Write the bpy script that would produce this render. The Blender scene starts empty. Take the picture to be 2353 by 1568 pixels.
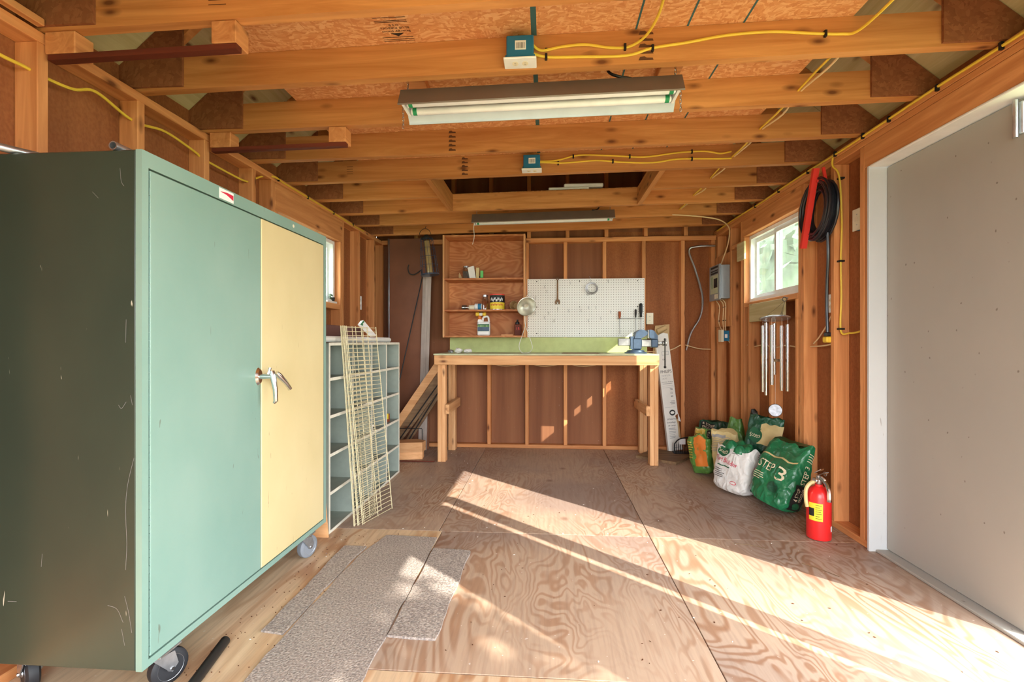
import bpy, bmesh, math, random
from mathutils import Vector, Matrix, Euler, noise as mnoise
random.seed(7)
S = bpy.context.scene
COL = S.collection
PI = math.pi
# ------------------------------------------------------------------ camera, world, sun, exposure
F_PX, W_PX = 1090.0, 2353.0
cam = bpy.data.cameras.new('camera'); camo = bpy.data.objects.new('camera', cam); COL.objects.link(camo)
cam.sensor_width = 36.0; cam.lens = 36.0 * F_PX / W_PX; cam.shift_y = 2.0 / W_PX; cam.clip_start = 0.02
camo.location = (0, 0, 1.132); camo.rotation_euler = (PI / 2, 0, math.atan(78.5 / F_PX))
S.camera = camo
S.view_settings.view_transform = 'Standard'; S.view_settings.look = 'None'
S.view_settings.gamma = 1.0; S.view_settings.use_curve_mapping = False
S.view_settings.exposure = 2.03
world = bpy.data.worlds.new('sky'); S.world = world; world.use_nodes = True
_b = world.node_tree.nodes['Background']; _b.inputs[0].default_value = (0.90, 0.95, 1.0, 1); _b.inputs[1].default_value = 3.6
sl = bpy.data.lights.new('sun', 'SUN'); so = bpy.data.objects.new('sun', sl); COL.objects.link(so)
sl.energy = 3.2; sl.color = (1.0, 0.93, 0.82); sl.angle = math.radians(0.4)
so.rotation_euler = Vector((-0.758, 0.652, -0.608)).to_track_quat('-Z', 'Y').to_euler()
so.location = (6, -5, 6)
def portal(name, loc, rot, sx, sy):
    l = bpy.data.lights.new(name, 'AREA'); l.shape = 'RECTANGLE'; l.size = sx; l.size_y = sy
    l.cycles.is_portal = True
    o = bpy.data.objects.new(name, l); COL.objects.link(o); o.location = loc; o.rotation_euler = rot
portal('door_portal', (1.90, 0.56, 1.04), (0, PI / 2, 0), 2.08, 2.72)      # guides sampling through the open doorway
portal('front_portal', (0.25, -1.06, 1.03), (PI / 2, 0, 0), 2.0, 2.06)  # guides sampling through the doorway added behind the camera
portal('window_portal', (1.90, 3.9, 1.78), (0, PI / 2, 0), 0.58, 0.92)

# ------------------------------------------------------------------ materials
def lin(c):
    return tuple(((v / 255.0) / 12.92 if v / 255.0 <= 0.04045 else ((v / 255.0 + 0.055) / 1.055) ** 2.4) for v in c) + (1.0,)
MATS = {}
class N:
    def __init__(s, name, rough=0.6, metal=0.0, spec=0.4):
        s.m = bpy.data.materials.new(name); s.m.use_nodes = True; s.t = s.m.node_tree
        s.b = s.t.nodes['Principled BSDF']; s.b.inputs['Roughness'].default_value = rough
        s.b.inputs['Metallic'].default_value = metal; s.b.inputs['Specular IOR Level'].default_value = spec
        MATS[name] = s.m
    def n(s, ty, **k):
        o = s.t.nodes.new(ty)
        for a, v in k.items():
            if a.startswith('i_'):
                key = a[2:]; key = int(key) if key.isdigit() else key.replace('_', ' ')
                o.inputs[key].default_value = v
            else: setattr(o, a, v)
        return o
    def l(s, a, b): s.t.links.new(a, b)
    def coord(s, scale=(1, 1, 1), rnd=True, out='Object'):
        tc = s.n('ShaderNodeTexCoord'); v = tc.outputs[out]
        if rnd:
            oi = s.n('ShaderNodeObjectInfo'); mu = s.n('ShaderNodeVectorMath', operation='SCALE'); mu.inputs[0].default_value = (37.1, 53.7, 71.3)
            s.l(oi.outputs['Random'], mu.inputs['Scale']); ad = s.n('ShaderNodeVectorMath', operation='ADD')
            s.l(v, ad.inputs[0]); s.l(mu.outputs[0], ad.inputs[1]); v = ad.outputs[0]
        mp = s.n('ShaderNodeMapping'); mp.inputs['Scale'].default_value = scale; s.l(v, mp.inputs['Vector'])
        return mp.outputs[0]
    def noise(s, vec, scale=5, detail=4, rough=0.55, dist=0.0):
        o = s.n('ShaderNodeTexNoise'); o.inputs['Scale'].default_value = scale; o.inputs['Detail'].default_value = detail
        o.inputs['Roughness'].default_value = rough; o.inputs['Distortion'].default_value = dist
        if vec is not None: s.l(vec, o.inputs['Vector'])
        return o.outputs['Fac']
    def ramp(s, fac, stops, interp='LINEAR'):
        r = s.n('ShaderNodeValToRGB'); e = r.color_ramp.elements; r.color_ramp.interpolation = interp
        while len(e) > 1: e.remove(e[-1])
        e[0].position = stops[0][0]; e[0].color = stops[0][1]
        for p, c in stops[1:]:
            x = e.new(p); x.color = c
        s.l(fac, r.inputs[0]); return r.outputs[0]
    def mix(s, fac, a, b, mode='MIX'):
        m = s.n('ShaderNodeMix', data_type='RGBA', blend_type=mode)
        for i, v in ((0, fac), (6, a), (7, b)):
            if isinstance(v, (int, float, tuple)): m.inputs[i].default_value = v
            else: s.l(v, m.inputs[i])
        return m.outputs[2]
    def math(s, op, a, b=0.0, c=None):
        m = s.n('ShaderNodeMath', operation=op)
        for i, v in enumerate((a, b) if c is None else (a, b, c)):
            if isinstance(v, (int, float)): m.inputs[i].default_value = v
            else: s.l(v, m.inputs[i])
        return m.outputs[0]
    def bump(s, h, strength=0.3, dist=0.01):
        b = s.n('ShaderNodeBump'); b.inputs['Strength'].default_value = strength; b.inputs['Distance'].default_value = dist
        s.l(h, b.inputs['Height']); s.l(b.outputs[0], s.b.inputs['Normal'])
    def col(s, v):
        if isinstance(v, tuple): s.b.inputs['Base Color'].default_value = v
        else: s.l(v, s.b.inputs['Base Color'])
        return s.m
G0, G1 = (0, 0, 0, 1), (1, 1, 1, 1)
def plain(name, c, rough=0.6, metal=0.0, var=0.08, vscale=8, spec=0.4):
    a = N(name, rough, metal, spec); v = a.noise(a.coord(), vscale, 4)
    k = a.ramp(v, [(0.3, tuple(x * (1 - var) for x in lin(c)[:3]) + (1,)), (0.7, tuple(min(1, x * (1 + var)) for x in lin(c)[:3]) + (1,))])
    return a.col(k)
def wood(name, c_light, c_dark, axis, knots=0.5, rough=0.62):
    a = N(name, rough, spec=0.3)
    sc = [16, 16, 16]; sc[axis] = 0.9
    v = a.coord(tuple(sc)); g = a.noise(v, 1.0, 6, 0.6, 1.4)
    base = a.ramp(g, [(0.28, lin(c_dark)), (0.5, tuple((x + y) / 2 for x, y in zip(lin(c_light), lin(c_dark)))), (0.68, lin(c_light))])
    oi = a.n('ShaderNodeObjectInfo')
    tint = a.ramp(oi.outputs['Random'], [(0, (0.86, 0.84, 0.80, 1)), (1, (1.12, 1.10, 1.06, 1))])
    base = a.mix(1.0, base, tint, 'MULTIPLY')
    if knots:
        sk = [15, 15, 15]; sk[axis] = 6.0
        vo = a.n('ShaderNodeTexVoronoi', feature='F1'); vo.inputs['Scale'].default_value = 1.0
        a.l(a.coord(tuple(sk)), vo.inputs['Vector'])
        sep = a.n('ShaderNodeSeparateColor'); a.l(vo.outputs['Color'], sep.inputs[0])
        pick = a.math('LESS_THAN', sep.outputs[0], knots * 0.62)
        near = a.ramp(vo.outputs['Distance'], [(0.08, (0.9, 0.9, 0.9, 1)), (0.17, (0.45, 0.45, 0.45, 1)), (0.30, G0)])
        base = a.mix(a.math('MULTIPLY', pick, near), base, lin((96, 48, 22)))
    a.bump(g, 0.12, 0.004)
    return a.col(base)
for i, ax in enumerate('XYZ'):
    wood('pine_' + ax, (228, 164, 108), (190, 120, 70), i, 0.5)
    wood('joist_' + ax, (212, 150, 92), (176, 112, 60), i, 0.7)
    wood('bench_' + ax, (236, 186, 136), (206, 148, 98), i, 0.4)
    wood('redwood_' + ax, (168, 92, 58), (132, 66, 40), i, 0.3)
    wood('oldwood_' + ax, (150, 122, 92), (110, 84, 62), i, 0.4)
    wood('darkwood_' + ax, (112, 52, 34), (84, 36, 24), i, 0.1)
def swirl(name, light, dark, sc, rings):
    a = N(name, 0.55, spec=0.3); v = a.coord(sc, rnd=False)
    n1 = a.noise(v, 1.6, 2.5, 0.5, 0.6); r = a.math('MULTIPLY_ADD', a.math('SINE', a.math('MULTIPLY', n1, rings * 6.283)), 0.5, 0.5)
    big = a.noise(a.coord((1.5, 1.5, 1.5)), 1.2, 3)
    base = a.ramp(big, [(0.35, lin(dark)), (0.65, lin(light))])
    k = a.mix(a.math('MULTIPLY', r, 0.55), base, a.mix(1.0, base, lin((206, 164, 132)), 'MULTIPLY'))
    vo = a.n('ShaderNodeTexVoronoi'); vo.inputs['Scale'].default_value = 3.2; a.l(a.coord((1, 1, 1.3)), vo.inputs['Vector'])
    k = a.mix(a.ramp(vo.outputs['Distance'], [(0.03, (0.8,) * 3 + (1,)), (0.10, G0)]), k, lin((96, 50, 26)))
    return a.col(k)
swirl('shelf_ply', (214, 150, 98), (184, 116, 70), (1.1, 1.0, 3.0), 12)
# brown hardboard siding
a = N('siding', 0.7, spec=0.2); g = a.noise(a.coord((7, 7, 0.5), rnd=False), 1, 4); f = a.noise(a.coord((90, 90, 60), rnd=False), 1, 2)
k = a.ramp(g, [(0.3, lin((138, 82, 48))), (0.55, lin((162, 100, 60))), (0.75, lin((186, 122, 76)))])
a.col(a.mix(0.25, k, a.ramp(f, [(0.3, lin((98, 54, 32))), (0.7, lin((170, 112, 70)))])))
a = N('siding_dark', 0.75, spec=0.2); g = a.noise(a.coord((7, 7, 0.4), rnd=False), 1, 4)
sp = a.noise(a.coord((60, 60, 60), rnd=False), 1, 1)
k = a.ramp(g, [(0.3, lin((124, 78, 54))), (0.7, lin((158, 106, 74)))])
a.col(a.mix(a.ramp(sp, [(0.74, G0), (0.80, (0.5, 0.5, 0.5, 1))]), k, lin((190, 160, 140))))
# OSB: flakes
def osb(name, cs, seed=0.0):
    a = N(name, 0.7, spec=0.25); v = a.coord((1, 1, 1), rnd=False)
    w = a.n('ShaderNodeTexNoise'); w.inputs['Scale'].default_value = 3.6; a.l(v, w.inputs['Vector'])
    ad = a.n('ShaderNodeVectorMath', operation='MULTIPLY_ADD'); a.l(w.outputs['Color'], ad.inputs[0]); ad.inputs[1].default_value = (0.16, 0.16, 0.16); a.l(v, ad.inputs[2])
    cols = None
    for i, (sc, rot) in enumerate((((26, 120, 60), 0.5), ((120, 30, 60), -0.4), ((40, 110, 60), 1.1))):
        mp = a.n('ShaderNodeMapping'); mp.inputs['Scale'].default_value = sc; mp.inputs['Rotation'].default_value = (0, 0, rot + seed); a.l(ad.outputs[0], mp.inputs['Vector'])
        vo = a.n('ShaderNodeTexVoronoi'); vo.inputs['Scale'].default_value = 1.0; a.l(mp.outputs[0], vo.inputs['Vector'])
        se = a.n('ShaderNodeSeparateColor'); a.l(vo.outputs['Color'], se.inputs[0])
        c = a.ramp(se.outputs[i], [(0, lin(cs[0])), (0.5, lin(cs[1])), (0.9, lin(cs[2]))])
        cols = c if cols is None else a.mix(a.ramp(se.outputs[(i + 1) % 3], [(0.35, G0), (0.5, G1)]), cols, c)
    a.bump(a.noise(ad.outputs[0], 30, 3), 0.25, 0.004)
    return a.col(cols)
osb('osb_roof', ((202, 132, 80), (216, 150, 96), (230, 174, 122)))
osb('osb_gusset', ((132, 80, 50), (143, 89, 57), (154, 98, 64)), 1.1)
wood('eave_ply', (214, 202, 158), (188, 172, 124), 1, 0.4)
# plywood floor with swirling grain
def floorply(name, warm, cool, sc=(1.5, 0.5, 1.0), rings=20.0):
    a = N(name, 0.5, spec=0.4); v = a.coord(sc)
    n1 = a.noise(v, 2.3, 3.0, 0.5, 0.6)
    r = a.math('SINE', a.math('MULTIPLY', n1, rings * 6.283)); r = a.math('MULTIPLY_ADD', r, 0.5, 0.5)
    amp = a.noise(v, 1.6, 2)
    fine = a.noise(a.coord((60, 4, 1)), 1.0, 4)
    big = a.noise(a.coord((0.7, 0.7, 1)), 1.2, 3)
    base = a.ramp(big, [(0.36, lin(cool)), (0.60, lin(warm))])
    dark = a.mix(1.0, base, lin((214, 184, 162)), 'MULTIPLY')
    fac = a.math('MULTIPLY', a.ramp(r, [(0.35, G0), (0.95, G1)]), a.ramp(amp, [(0.36, (0.08,) * 3 + (1,)), (0.66, (0.9,) * 3 + (1,))]))
    k = a.mix(fac, base, dark)
    k = a.mix(a.ramp(fine, [(0.35, (0.22,) * 3 + (1,)), (0.55, G0)]), k, lin((120, 92, 76)))
    vo = a.n('ShaderNodeTexVoronoi'); vo.inputs['Scale'].default_value = 2.6; a.l(a.coord((1, 0.8, 1)), vo.inputs['Vector'])
    k = a.mix(a.ramp(vo.outputs['Distance'], [(0.035, (0.7,) * 3 + (1,)), (0.10, G0)]), k, lin((112, 78, 62)))
    spk = a.noise(a.coord((48, 48, 1)), 1.0, 1)
    k = a.mix(a.ramp(spk, [(0.76, G0), (0.80, (0.6,) * 3 + (1,))]), k, lin((232, 222, 212)))
    a.bump(r, 0.06, 0.003)
    return a.col(k)
floorply('floor_ply', (192, 166, 142), (158, 138, 126))
floorply('floor_ply_warm', (226, 198, 160), (204, 176, 146), (1.6, 0.22, 1.0), 8.0)
# painted steel of the cabinet
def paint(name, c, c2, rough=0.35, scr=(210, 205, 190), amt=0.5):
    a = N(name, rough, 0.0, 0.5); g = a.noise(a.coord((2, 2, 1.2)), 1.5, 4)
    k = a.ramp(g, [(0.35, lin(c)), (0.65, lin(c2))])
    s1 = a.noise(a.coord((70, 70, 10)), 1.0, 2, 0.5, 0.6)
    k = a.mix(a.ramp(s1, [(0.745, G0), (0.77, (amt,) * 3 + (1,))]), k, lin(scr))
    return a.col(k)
paint('paint_green', (126, 160, 148), (138, 168, 156), 0.32, (92, 84, 66), 0.6)
paint('paint_cream', (212, 196, 146), (220, 204, 156), 0.34, (150, 110, 70), 0.6)
paint('body_dark_green', (46, 60, 51), (54, 66, 55), 0.3, (214, 210, 190), 0.7)  # cabinet body: a much darker green than the front frame
def spotted(name, c, c2, rough):
    a = N(name, rough, 0.0, 0.4); g = a.noise(a.coord((2, 2, 1.2)), 1.0, 4); k = a.ramp(g, [(0.35, lin(c)), (0.65, lin(c2))])
    for sc, th, amt in ((8.0, 0.085, 0.6), (17.0, 0.085, 0.7)):
        vo = a.n('ShaderNodeTexVoronoi'); vo.inputs['Scale'].default_value = sc
        n = a.n('ShaderNodeTexNoise'); n.inputs['Scale'].default_value = 14.0; v = a.coord((1, 1, 0.8), rnd=False); a.l(v, n.inputs['Vector'])
        ad = a.n('ShaderNodeVectorMath', operation='MULTIPLY_ADD'); a.l(n.outputs['Color'], ad.inputs[0]); ad.inputs[1].default_value = (0.03,) * 3; a.l(v, ad.inputs[2]); a.l(ad.outputs[0], vo.inputs['Vector'])
        se = a.n('ShaderNodeSeparateColor'); a.l(vo.outputs['Color'], se.inputs[0])
        f = a.math('MULTIPLY', a.math('LESS_THAN', se.outputs[0], 0.5), a.ramp(vo.outputs['Distance'], [(th * 0.5, (amt,) * 3 + (1,)), (th, G0)]))
        k = a.mix(f, k, lin((92, 82, 70)))
    return a.col(k)
spotted('paint_door', (162, 158, 150), (168, 163, 154), 0.5)
paint('paint_jamb', (200, 204, 206), (206, 209, 210), 0.45, (120, 108, 92), 0.5)
plain('white_trim', (232, 230, 226), 0.45)
plain('vinyl', (236, 240, 238), 0.35)
plain('cubby_grey', (150, 160, 150), 0.6, var=0.12)
plain('cubby_edge', (222, 220, 204), 0.6, var=0.1, vscale=30)
plain('green_board', (196, 206, 138), 0.6, var=0.08, vscale=14)
plain('bench_top', (190, 192, 156), 0.55, var=0.12, vscale=10)
plain('steel', (178, 180, 182), 0.28, 1.0)
plain('chrome', (214, 216, 218), 0.12, 1.0)
plain('galv', (190, 196, 202), 0.35, 0.9, 0.2, 30)
plain('brass', (214, 212, 200), 0.38, 0.85)
plain('iron', (58, 56, 54), 0.5, 0.6)
plain('rust_brown', (120, 92, 66), 0.55, 0.5, 0.3, 30)
plain('rubber', (38, 40, 44), 0.55)
plain('grey_rubber', (126, 132, 140), 0.5)
plain('black', (22, 22, 24), 0.5)
plain('black_cord', (28, 32, 40), 0.35, spec=0.6)
plain('red', (222, 58, 48), 0.4)
plain('red_paint', (226, 40, 40), 0.3, spec=0.6)
plain('orange', (216, 122, 46), 0.5)
plain('yellow', (240, 214, 60), 0.5)
plain('yellow_cable', (232, 196, 66), 0.45)
plain('white_cable', (226, 196, 150), 0.5)
plain('cord_white', (224, 222, 210), 0.45)
plain('blue_box', (34, 112, 150), 0.4)
plain('almond', (232, 222, 196), 0.4)
plain('white', (240, 240, 238), 0.5)
plain('paper', (232, 228, 220), 0.8, var=0.06)
plain('cardboard', (196, 164, 118), 0.8)
plain('box_brown', (104, 66, 60), 0.6)
plain('panel_brown', (126, 80, 56), 0.6, var=0.16, vscale=3)
plain('downspout', (172, 158, 148), 0.5, 0.0, 0.15, 4)
plain('grey_panel', (150, 156, 160), 0.45, 0.3)
plain('green_label', (108, 200, 110), 0.6)
def sack(name, c, rough=0.3, var=0.3, vs=7, dirt=(96, 84, 66), dirtamt=0.35, spec=0.6):
    a = N(name, rough, 0.0, spec); v = a.noise(a.coord(), vs, 4)
    k = a.ramp(v, [(0.3, tuple(x * (1 - var) for x in lin(c)[:3]) + (1,)), (0.7, tuple(min(1, x * (1 + var)) for x in lin(c)[:3]) + (1,))])
    d = a.noise(a.coord((5, 5, 5)), 1.0, 6, 0.65, 0.6)
    k = a.mix(a.ramp(d, [(0.55, G0), (0.72, (dirtamt,) * 3 + (1,))]), k, lin(dirt))
    w = a.n('ShaderNodeTexVoronoi', feature='DISTANCE_TO_EDGE'); w.inputs['Scale'].default_value = 1.0
    n = a.n('ShaderNodeTexNoise'); n.inputs['Scale'].default_value = 9.0; tc = a.n('ShaderNodeTexCoord'); a.l(tc.outputs['Object'], n.inputs['Vector'])
    ad = a.n('ShaderNodeVectorMath', operation='MULTIPLY_ADD'); a.l(n.outputs['Color'], ad.inputs[0]); ad.inputs[1].default_value = (0.12,) * 3; a.l(tc.outputs['Object'], ad.inputs[2])
    mp = a.n('ShaderNodeMapping'); mp.inputs['Scale'].default_value = (16, 16, 10); a.l(ad.outputs[0], mp.inputs['Vector']); a.l(mp.outputs[0], w.inputs['Vector'])
    a.bump(a.math('ADD', a.ramp(w.outputs['Distance'], [(0.0, G1), (0.28, G0)]), a.noise(a.coord((26, 26, 18)), 1.0, 4)), 0.38, 0.012)
    return a.col(k)
sack('bag_green', (30, 116, 74))
sack('bag_dkgreen', (24, 78, 56))
sack('bag_lime', (88, 136, 62), 0.3, 0.45)
sack('bag_white', (228, 226, 222), 0.4, 0.06, 5, (150, 138, 118), 0.3, 0.4)
plain('bag_tan', (206, 186, 132), 0.4, var=0.2, vscale=8)
sack('bag_yellow', (222, 190, 84))
sack('bag_black', (34, 36, 36))
plain('ink', (34, 32, 30), 0.6)
plain('ink_brown', (96, 58, 34), 0.7)
plain('ink_grey', (150, 150, 150), 0.6)
plain('ink_red', (206, 40, 70), 0.5)
plain('ink_cream', (240, 228, 196), 0.5)
plain('ink_green', (28, 92, 60), 0.5)
plain('joint_blue', (58, 96, 96), 0.7)
plain('gap', (26, 20, 16), 0.9)
plain('vise_blue', (66, 82, 102), 0.35, 0.3, 0.2, 25)
plain('vise_grey', (150, 148, 144), 0.4, 0.7, 0.2, 20)
plain('fixture', (120, 104, 92), 0.4, 0.3)
plain('fixture_in', (196, 206, 214), 0.35)
plain('tube_white', (246, 248, 248), 0.3)
plain('cap_green', (40, 150, 96), 0.4)
plain('glass_dark', (96, 100, 98), 0.15, 0.0, 0.3, 20)
plain('blue_can', (50, 120, 160), 0.35)
plain('ground', (120, 126, 84), 0.9, var=0.3, vscale=2)
plain('leaf', (66, 84, 56), 0.6, var=0.35, vscale=6)
plain('seed', (150, 104, 66), 0.7, 0, 0.4, 60)
# carpet
a = N('carpet', 0.95, spec=0.05); f = a.noise(a.coord((120, 120, 120)), 1, 3); g = a.noise(a.coord((3, 3, 3)), 1, 3)
a.col(a.mix(0.25, a.ramp(f, [(0.32, lin((122, 115, 112))), (0.52, lin((172, 161, 152))), (0.68, lin((206, 195, 185)))]), a.ramp(g, [(0.3, lin((138, 130, 125))), (0.7, lin((176, 164, 152)))])))
a.bump(f, 0.7, 0.006)
# pegboard with its grid of small holes (1 inch pitch)
a = N('pegboard', 0.5); tc = a.n('ShaderNodeTexCoord'); se = a.n('ShaderNodeSeparateXYZ'); a.l(tc.outputs['Object'], se.inputs[0])
fx = a.math('SUBTRACT', a.math('FRACT', a.math('MULTIPLY', se.outputs[0], 1 / 0.0254)), 0.5)
fz = a.math('SUBTRACT', a.math('FRACT', a.math('MULTIPLY', se.outputs[2], 1 / 0.0254)), 0.5)
d2 = a.math('ADD', a.math('MULTIPLY', fx, fx), a.math('MULTIPLY', fz, fz))
a.col(a.mix(a.math('LESS_THAN', d2, 0.021), lin((236, 236, 230)), lin((84, 72, 60))))
# glass and clear plastic: light passes straight through
def clear(name, tint, haze, gloss=0.12, rough=0.03):
    m = bpy.data.materials.new(name); m.use_nodes = True; t = m.node_tree; t.nodes.clear(); MATS[name] = m
    o = t.nodes.new('ShaderNodeOutputMaterial'); tr = t.nodes.new('ShaderNodeBsdfTransparent'); tr.inputs[0].default_value = tint
    gl = t.nodes.new('ShaderNodeBsdfGlossy'); gl.inputs['Roughness'].default_value = rough
    tl = t.nodes.new('ShaderNodeBsdfTranslucent'); tl.inputs[0].default_value = (0.85, 0.87, 0.84, 1)
    nz = t.nodes.new('ShaderNodeTexNoise'); nz.inputs['Scale'].default_value = 6.0; nz.inputs['Detail'].default_value = 5
    mr = t.nodes.new('ShaderNodeMapRange'); mr.inputs[1].default_value = 0.3; mr.inputs[2].default_value = 0.7
    mr.inputs[3].default_value = haze * 0.5; mr.inputs[4].default_value = haze * 1.5; t.links.new(nz.outputs['Fac'], mr.inputs[0])
    m1 = t.nodes.new('ShaderNodeMixShader'); t.links.new(mr.outputs[0], m1.inputs[0]); t.links.new(tr.outputs[0], m1.inputs[1]); t.links.new(tl.outputs[0], m1.inputs[2])
    m2 = t.nodes.new('ShaderNodeMixShader'); m2.inputs[0].default_value = gloss; t.links.new(m1.outputs[0], m2.inputs[1]); t.links.new(gl.outputs[0], m2.inputs[2])
    t.links.new(m2.outputs[0], o.inputs[0])
clear('window_glass', (0.96, 0.99, 0.97, 1), 0.02, 0.05)
clear('clear_plastic', (0.90, 0.88, 0.84, 1), 0.12, 0.25, 0.08)

# ------------------------------------------------------------------ mesh helpers
class MB:
    def __init__(s): s.v = []; s.f = []
    def add(s, vs, fs):
        o = len(s.v); s.v += [tuple(p) for p in vs]; s.f += [tuple(i + o for i in f) for f in fs]; return s
    def box(s, a, b):
        (x0, y0, z0), (x1, y1, z1) = a, b
        return s.add([(x0, y0, z0), (x1, y0, z0), (x1, y1, z0), (x0, y1, z0), (x0, y0, z1), (x1, y0, z1), (x1, y1, z1), (x0, y1, z1)],
                     [(0, 3, 2, 1), (4, 5, 6, 7), (0, 1, 5, 4), (1, 2, 6, 5), (2, 3, 7, 6), (3, 0, 4, 7)])
    def bbox(s, a, b, r=0.003):
        """box with chamfered edges"""
        (x0, y0, z0), (x1, y1, z1) = a, b
        bm = bmesh.new(); bmesh.ops.create_cube(bm, size=1.0)
        for q in bm.verts: q.co = Vector(((x0 + x1) / 2 + q.co.x * (x1 - x0), (y0 + y1) / 2 + q.co.y * (y1 - y0), (z0 + z1) / 2 + q.co.z * (z1 - z0)))
        r = min(r, 0.45 * min(abs(x1 - x0), abs(y1 - y0), abs(z1 - z0)))
        bmesh.ops.bevel(bm, geom=bm.edges[:], offset=r, segments=1, affect='EDGES', profile=0.5)
        bm.verts.ensure_lookup_table(); bm.verts.index_update()
        s.add([q.co[:] for q in bm.verts], [[q.index for q in f.verts] for f in bm.faces]); bm.free(); return s
    def bar(s, p0, p1, w, h, up=(0, 0, 1)):
        """rectangular section along a segment; w sideways, h along up"""
        p0, p1, up = Vector(p0), Vector(p1), Vector(up); d = (p1 - p0).normalized()
        sd = d.cross(up).normalized(); u = sd.cross(d).normalized(); a, b = sd * w / 2, u * h / 2
        vs = [p + x * a + y * b for p in (p0, p1) for x, y in ((-1, -1), (1, -1), (1, 1), (-1, 1))]
        return s.add(vs, [(0, 1, 2, 3), (7, 6, 5, 4), (0, 4, 5, 1), (1, 5, 6, 2), (2, 6, 7, 3), (3, 7, 4, 0)])
    def prism(s, poly, d):
        """planar polygon (3D points) thickened by vector d"""
        n = len(poly); d = Vector(d); vs = [Vector(p) for p in poly] + [Vector(p) + d for p in poly]
        return s.add(vs, [tuple(range(n))[::-1], tuple(range(n, 2 * n))] + [(i, (i + 1) % n, n + (i + 1) % n, n + i) for i in range(n)])
    def tube(s, pts, r, n=8, cap=True, rs=None):
        pts = [Vector(p) for p in pts]; m = len(pts); o = len(s.v); prev = None
        for i, p in enumerate(pts):
            d = (pts[min(i + 1, m - 1)] - pts[max(i - 1, 0)]).normalized()
            if prev is None: prev = d.orthogonal().normalized()
            a = (prev - d * prev.dot(d)); a = a.normalized() if a.length > 1e-6 else d.orthogonal().normalized(); prev = a; b = d.cross(a)
            rr = rs[i] if rs else r
            s.v += [tuple(p + (a * math.cos(2 * PI * k / n) + b * math.sin(2 * PI * k / n)) * rr) for k in range(n)]
        for i in range(m - 1):
            for k in range(n):
                s.f.append((o + i * n + k, o + i * n + (k + 1) % n, o + (i + 1) * n + (k + 1) % n, o + (i + 1) * n + k))
        if cap: s.f.append(tuple(o + k for k in range(n))[::-1]); s.f.append(tuple(o + (m - 1) * n + k for k in range(n)))
        return s
    def ring(s, c, nrm, R, r, n=24, k=6, sx=1.0, sy=1.0, a0=0, a1=2 * PI):
        c, nrm = Vector(c), Vector(nrm).normalized(); a = nrm.orthogonal().normalized(); b = nrm.cross(a)
        full = abs(a1 - a0 - 2 * PI) < 1e-6
        return s.tube([c + (a * math.cos(t) * sx + b * math.sin(t) * sy) * R for t in [a0 + (a1 - a0) * i / n for i in range(n + 1)]], r, k, not full)
    def lathe(s, prof, c=(0, 0, 0), axis=(0, 0, 1), n=24, cap=True):
        """prof: (radius, height) along axis"""
        c, ax = Vector(c), Vector(axis).normalized(); a = ax.orthogonal().normalized(); b = ax.cross(a); o = len(s.v)
        for r, h in prof:
            s.v += [tuple(c + ax * h + (a * math.cos(2 * PI * k / n) + b * math.sin(2 * PI * k / n)) * r) for k in range(n)]
        for i in range(len(prof) - 1):
            for k in range(n): s.f.append((o + i * n + k, o + i * n + (k + 1) % n, o + (i + 1) * n + (k + 1) % n, o + (i + 1) * n + k))
        if cap: s.f.append(tuple(o + k for k in range(n))[::-1]); s.f.append(tuple(o + (len(prof) - 1) * n + k for k in range(n)))
        return s
    def build(s, name, mat, parent=None, origin=None, smooth=False, label=None):
        """mesh in world coordinates -> one object; origin becomes its location (or the parent's)"""
        base = Vector(origin) if origin is not None else (Vector(parent['_o']) if parent is not None and '_o' in parent else Vector((0, 0, 0)))
        me = bpy.data.meshes.new(name); me.from_pydata([tuple(Vector(p) - base) for p in s.v], [], s.f); me.validate()
        bm = bmesh.new(); bm.from_mesh(me); bmesh.ops.recalc_face_normals(bm, faces=bm.faces[:]); bm.to_mesh(me); bm.free()
        me.materials.append(MATS[mat])
        o = bpy.data.objects.new(name, me); COL.objects.link(o)
        if smooth:
            me.polygons.foreach_set('use_smooth', [True] * len(me.polygons)); me.set_sharp_from_angle(angle=math.radians(40))
        if parent is not None:
            o.parent = parent; o['_o'] = tuple(base)
            pb = Vector(parent['_o']) if '_o' in parent else Vector((0, 0, 0)); o.location = base - pb
        else:
            o.location = base; o['_o'] = tuple(base)
        if label: o['label'] = label
        return o
def tag(o, label, cat, group=None):
    o['label'] = label; o['category'] = cat
    if group: o['group'] = group
    return o
def struct(o, label, cat='building part'):
    o['kind'] = 'structure'; o['label'] = label; o['category'] = cat; return o
def thing(name, loc, label, cat, group=None, rot=None):
    o = bpy.data.objects.new(name, None); COL.objects.link(o); o.location = loc; o.empty_display_size = 0.05
    o['_o'] = tuple(loc) if rot is None else (0, 0, 0)         # rotated things get their parts in local coordinates
    if rot is not None: o.rotation_euler = rot
    return tag(o, label, cat, group)
def cr(pts, n=6):
    """Catmull-Rom smoothing"""
    P = [Vector(p) for p in pts]; P = [P[0] * 2 - P[1]] + P + [P[-1] * 2 - P[-2]]; out = []
    for i in range(1, len(P) - 2):
        for k in range(n):
            t = k / n; p0, p1, p2, p3 = P[i - 1:i + 3]
            out.append(0.5 * ((2 * p1) + (p2 - p0) * t + (2 * p0 - 5 * p1 + 4 * p2 - p3) * t * t + (3 * p1 - p0 - 3 * p2 + p3) * t ** 3))
    out.append(P[-2]); return out
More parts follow.
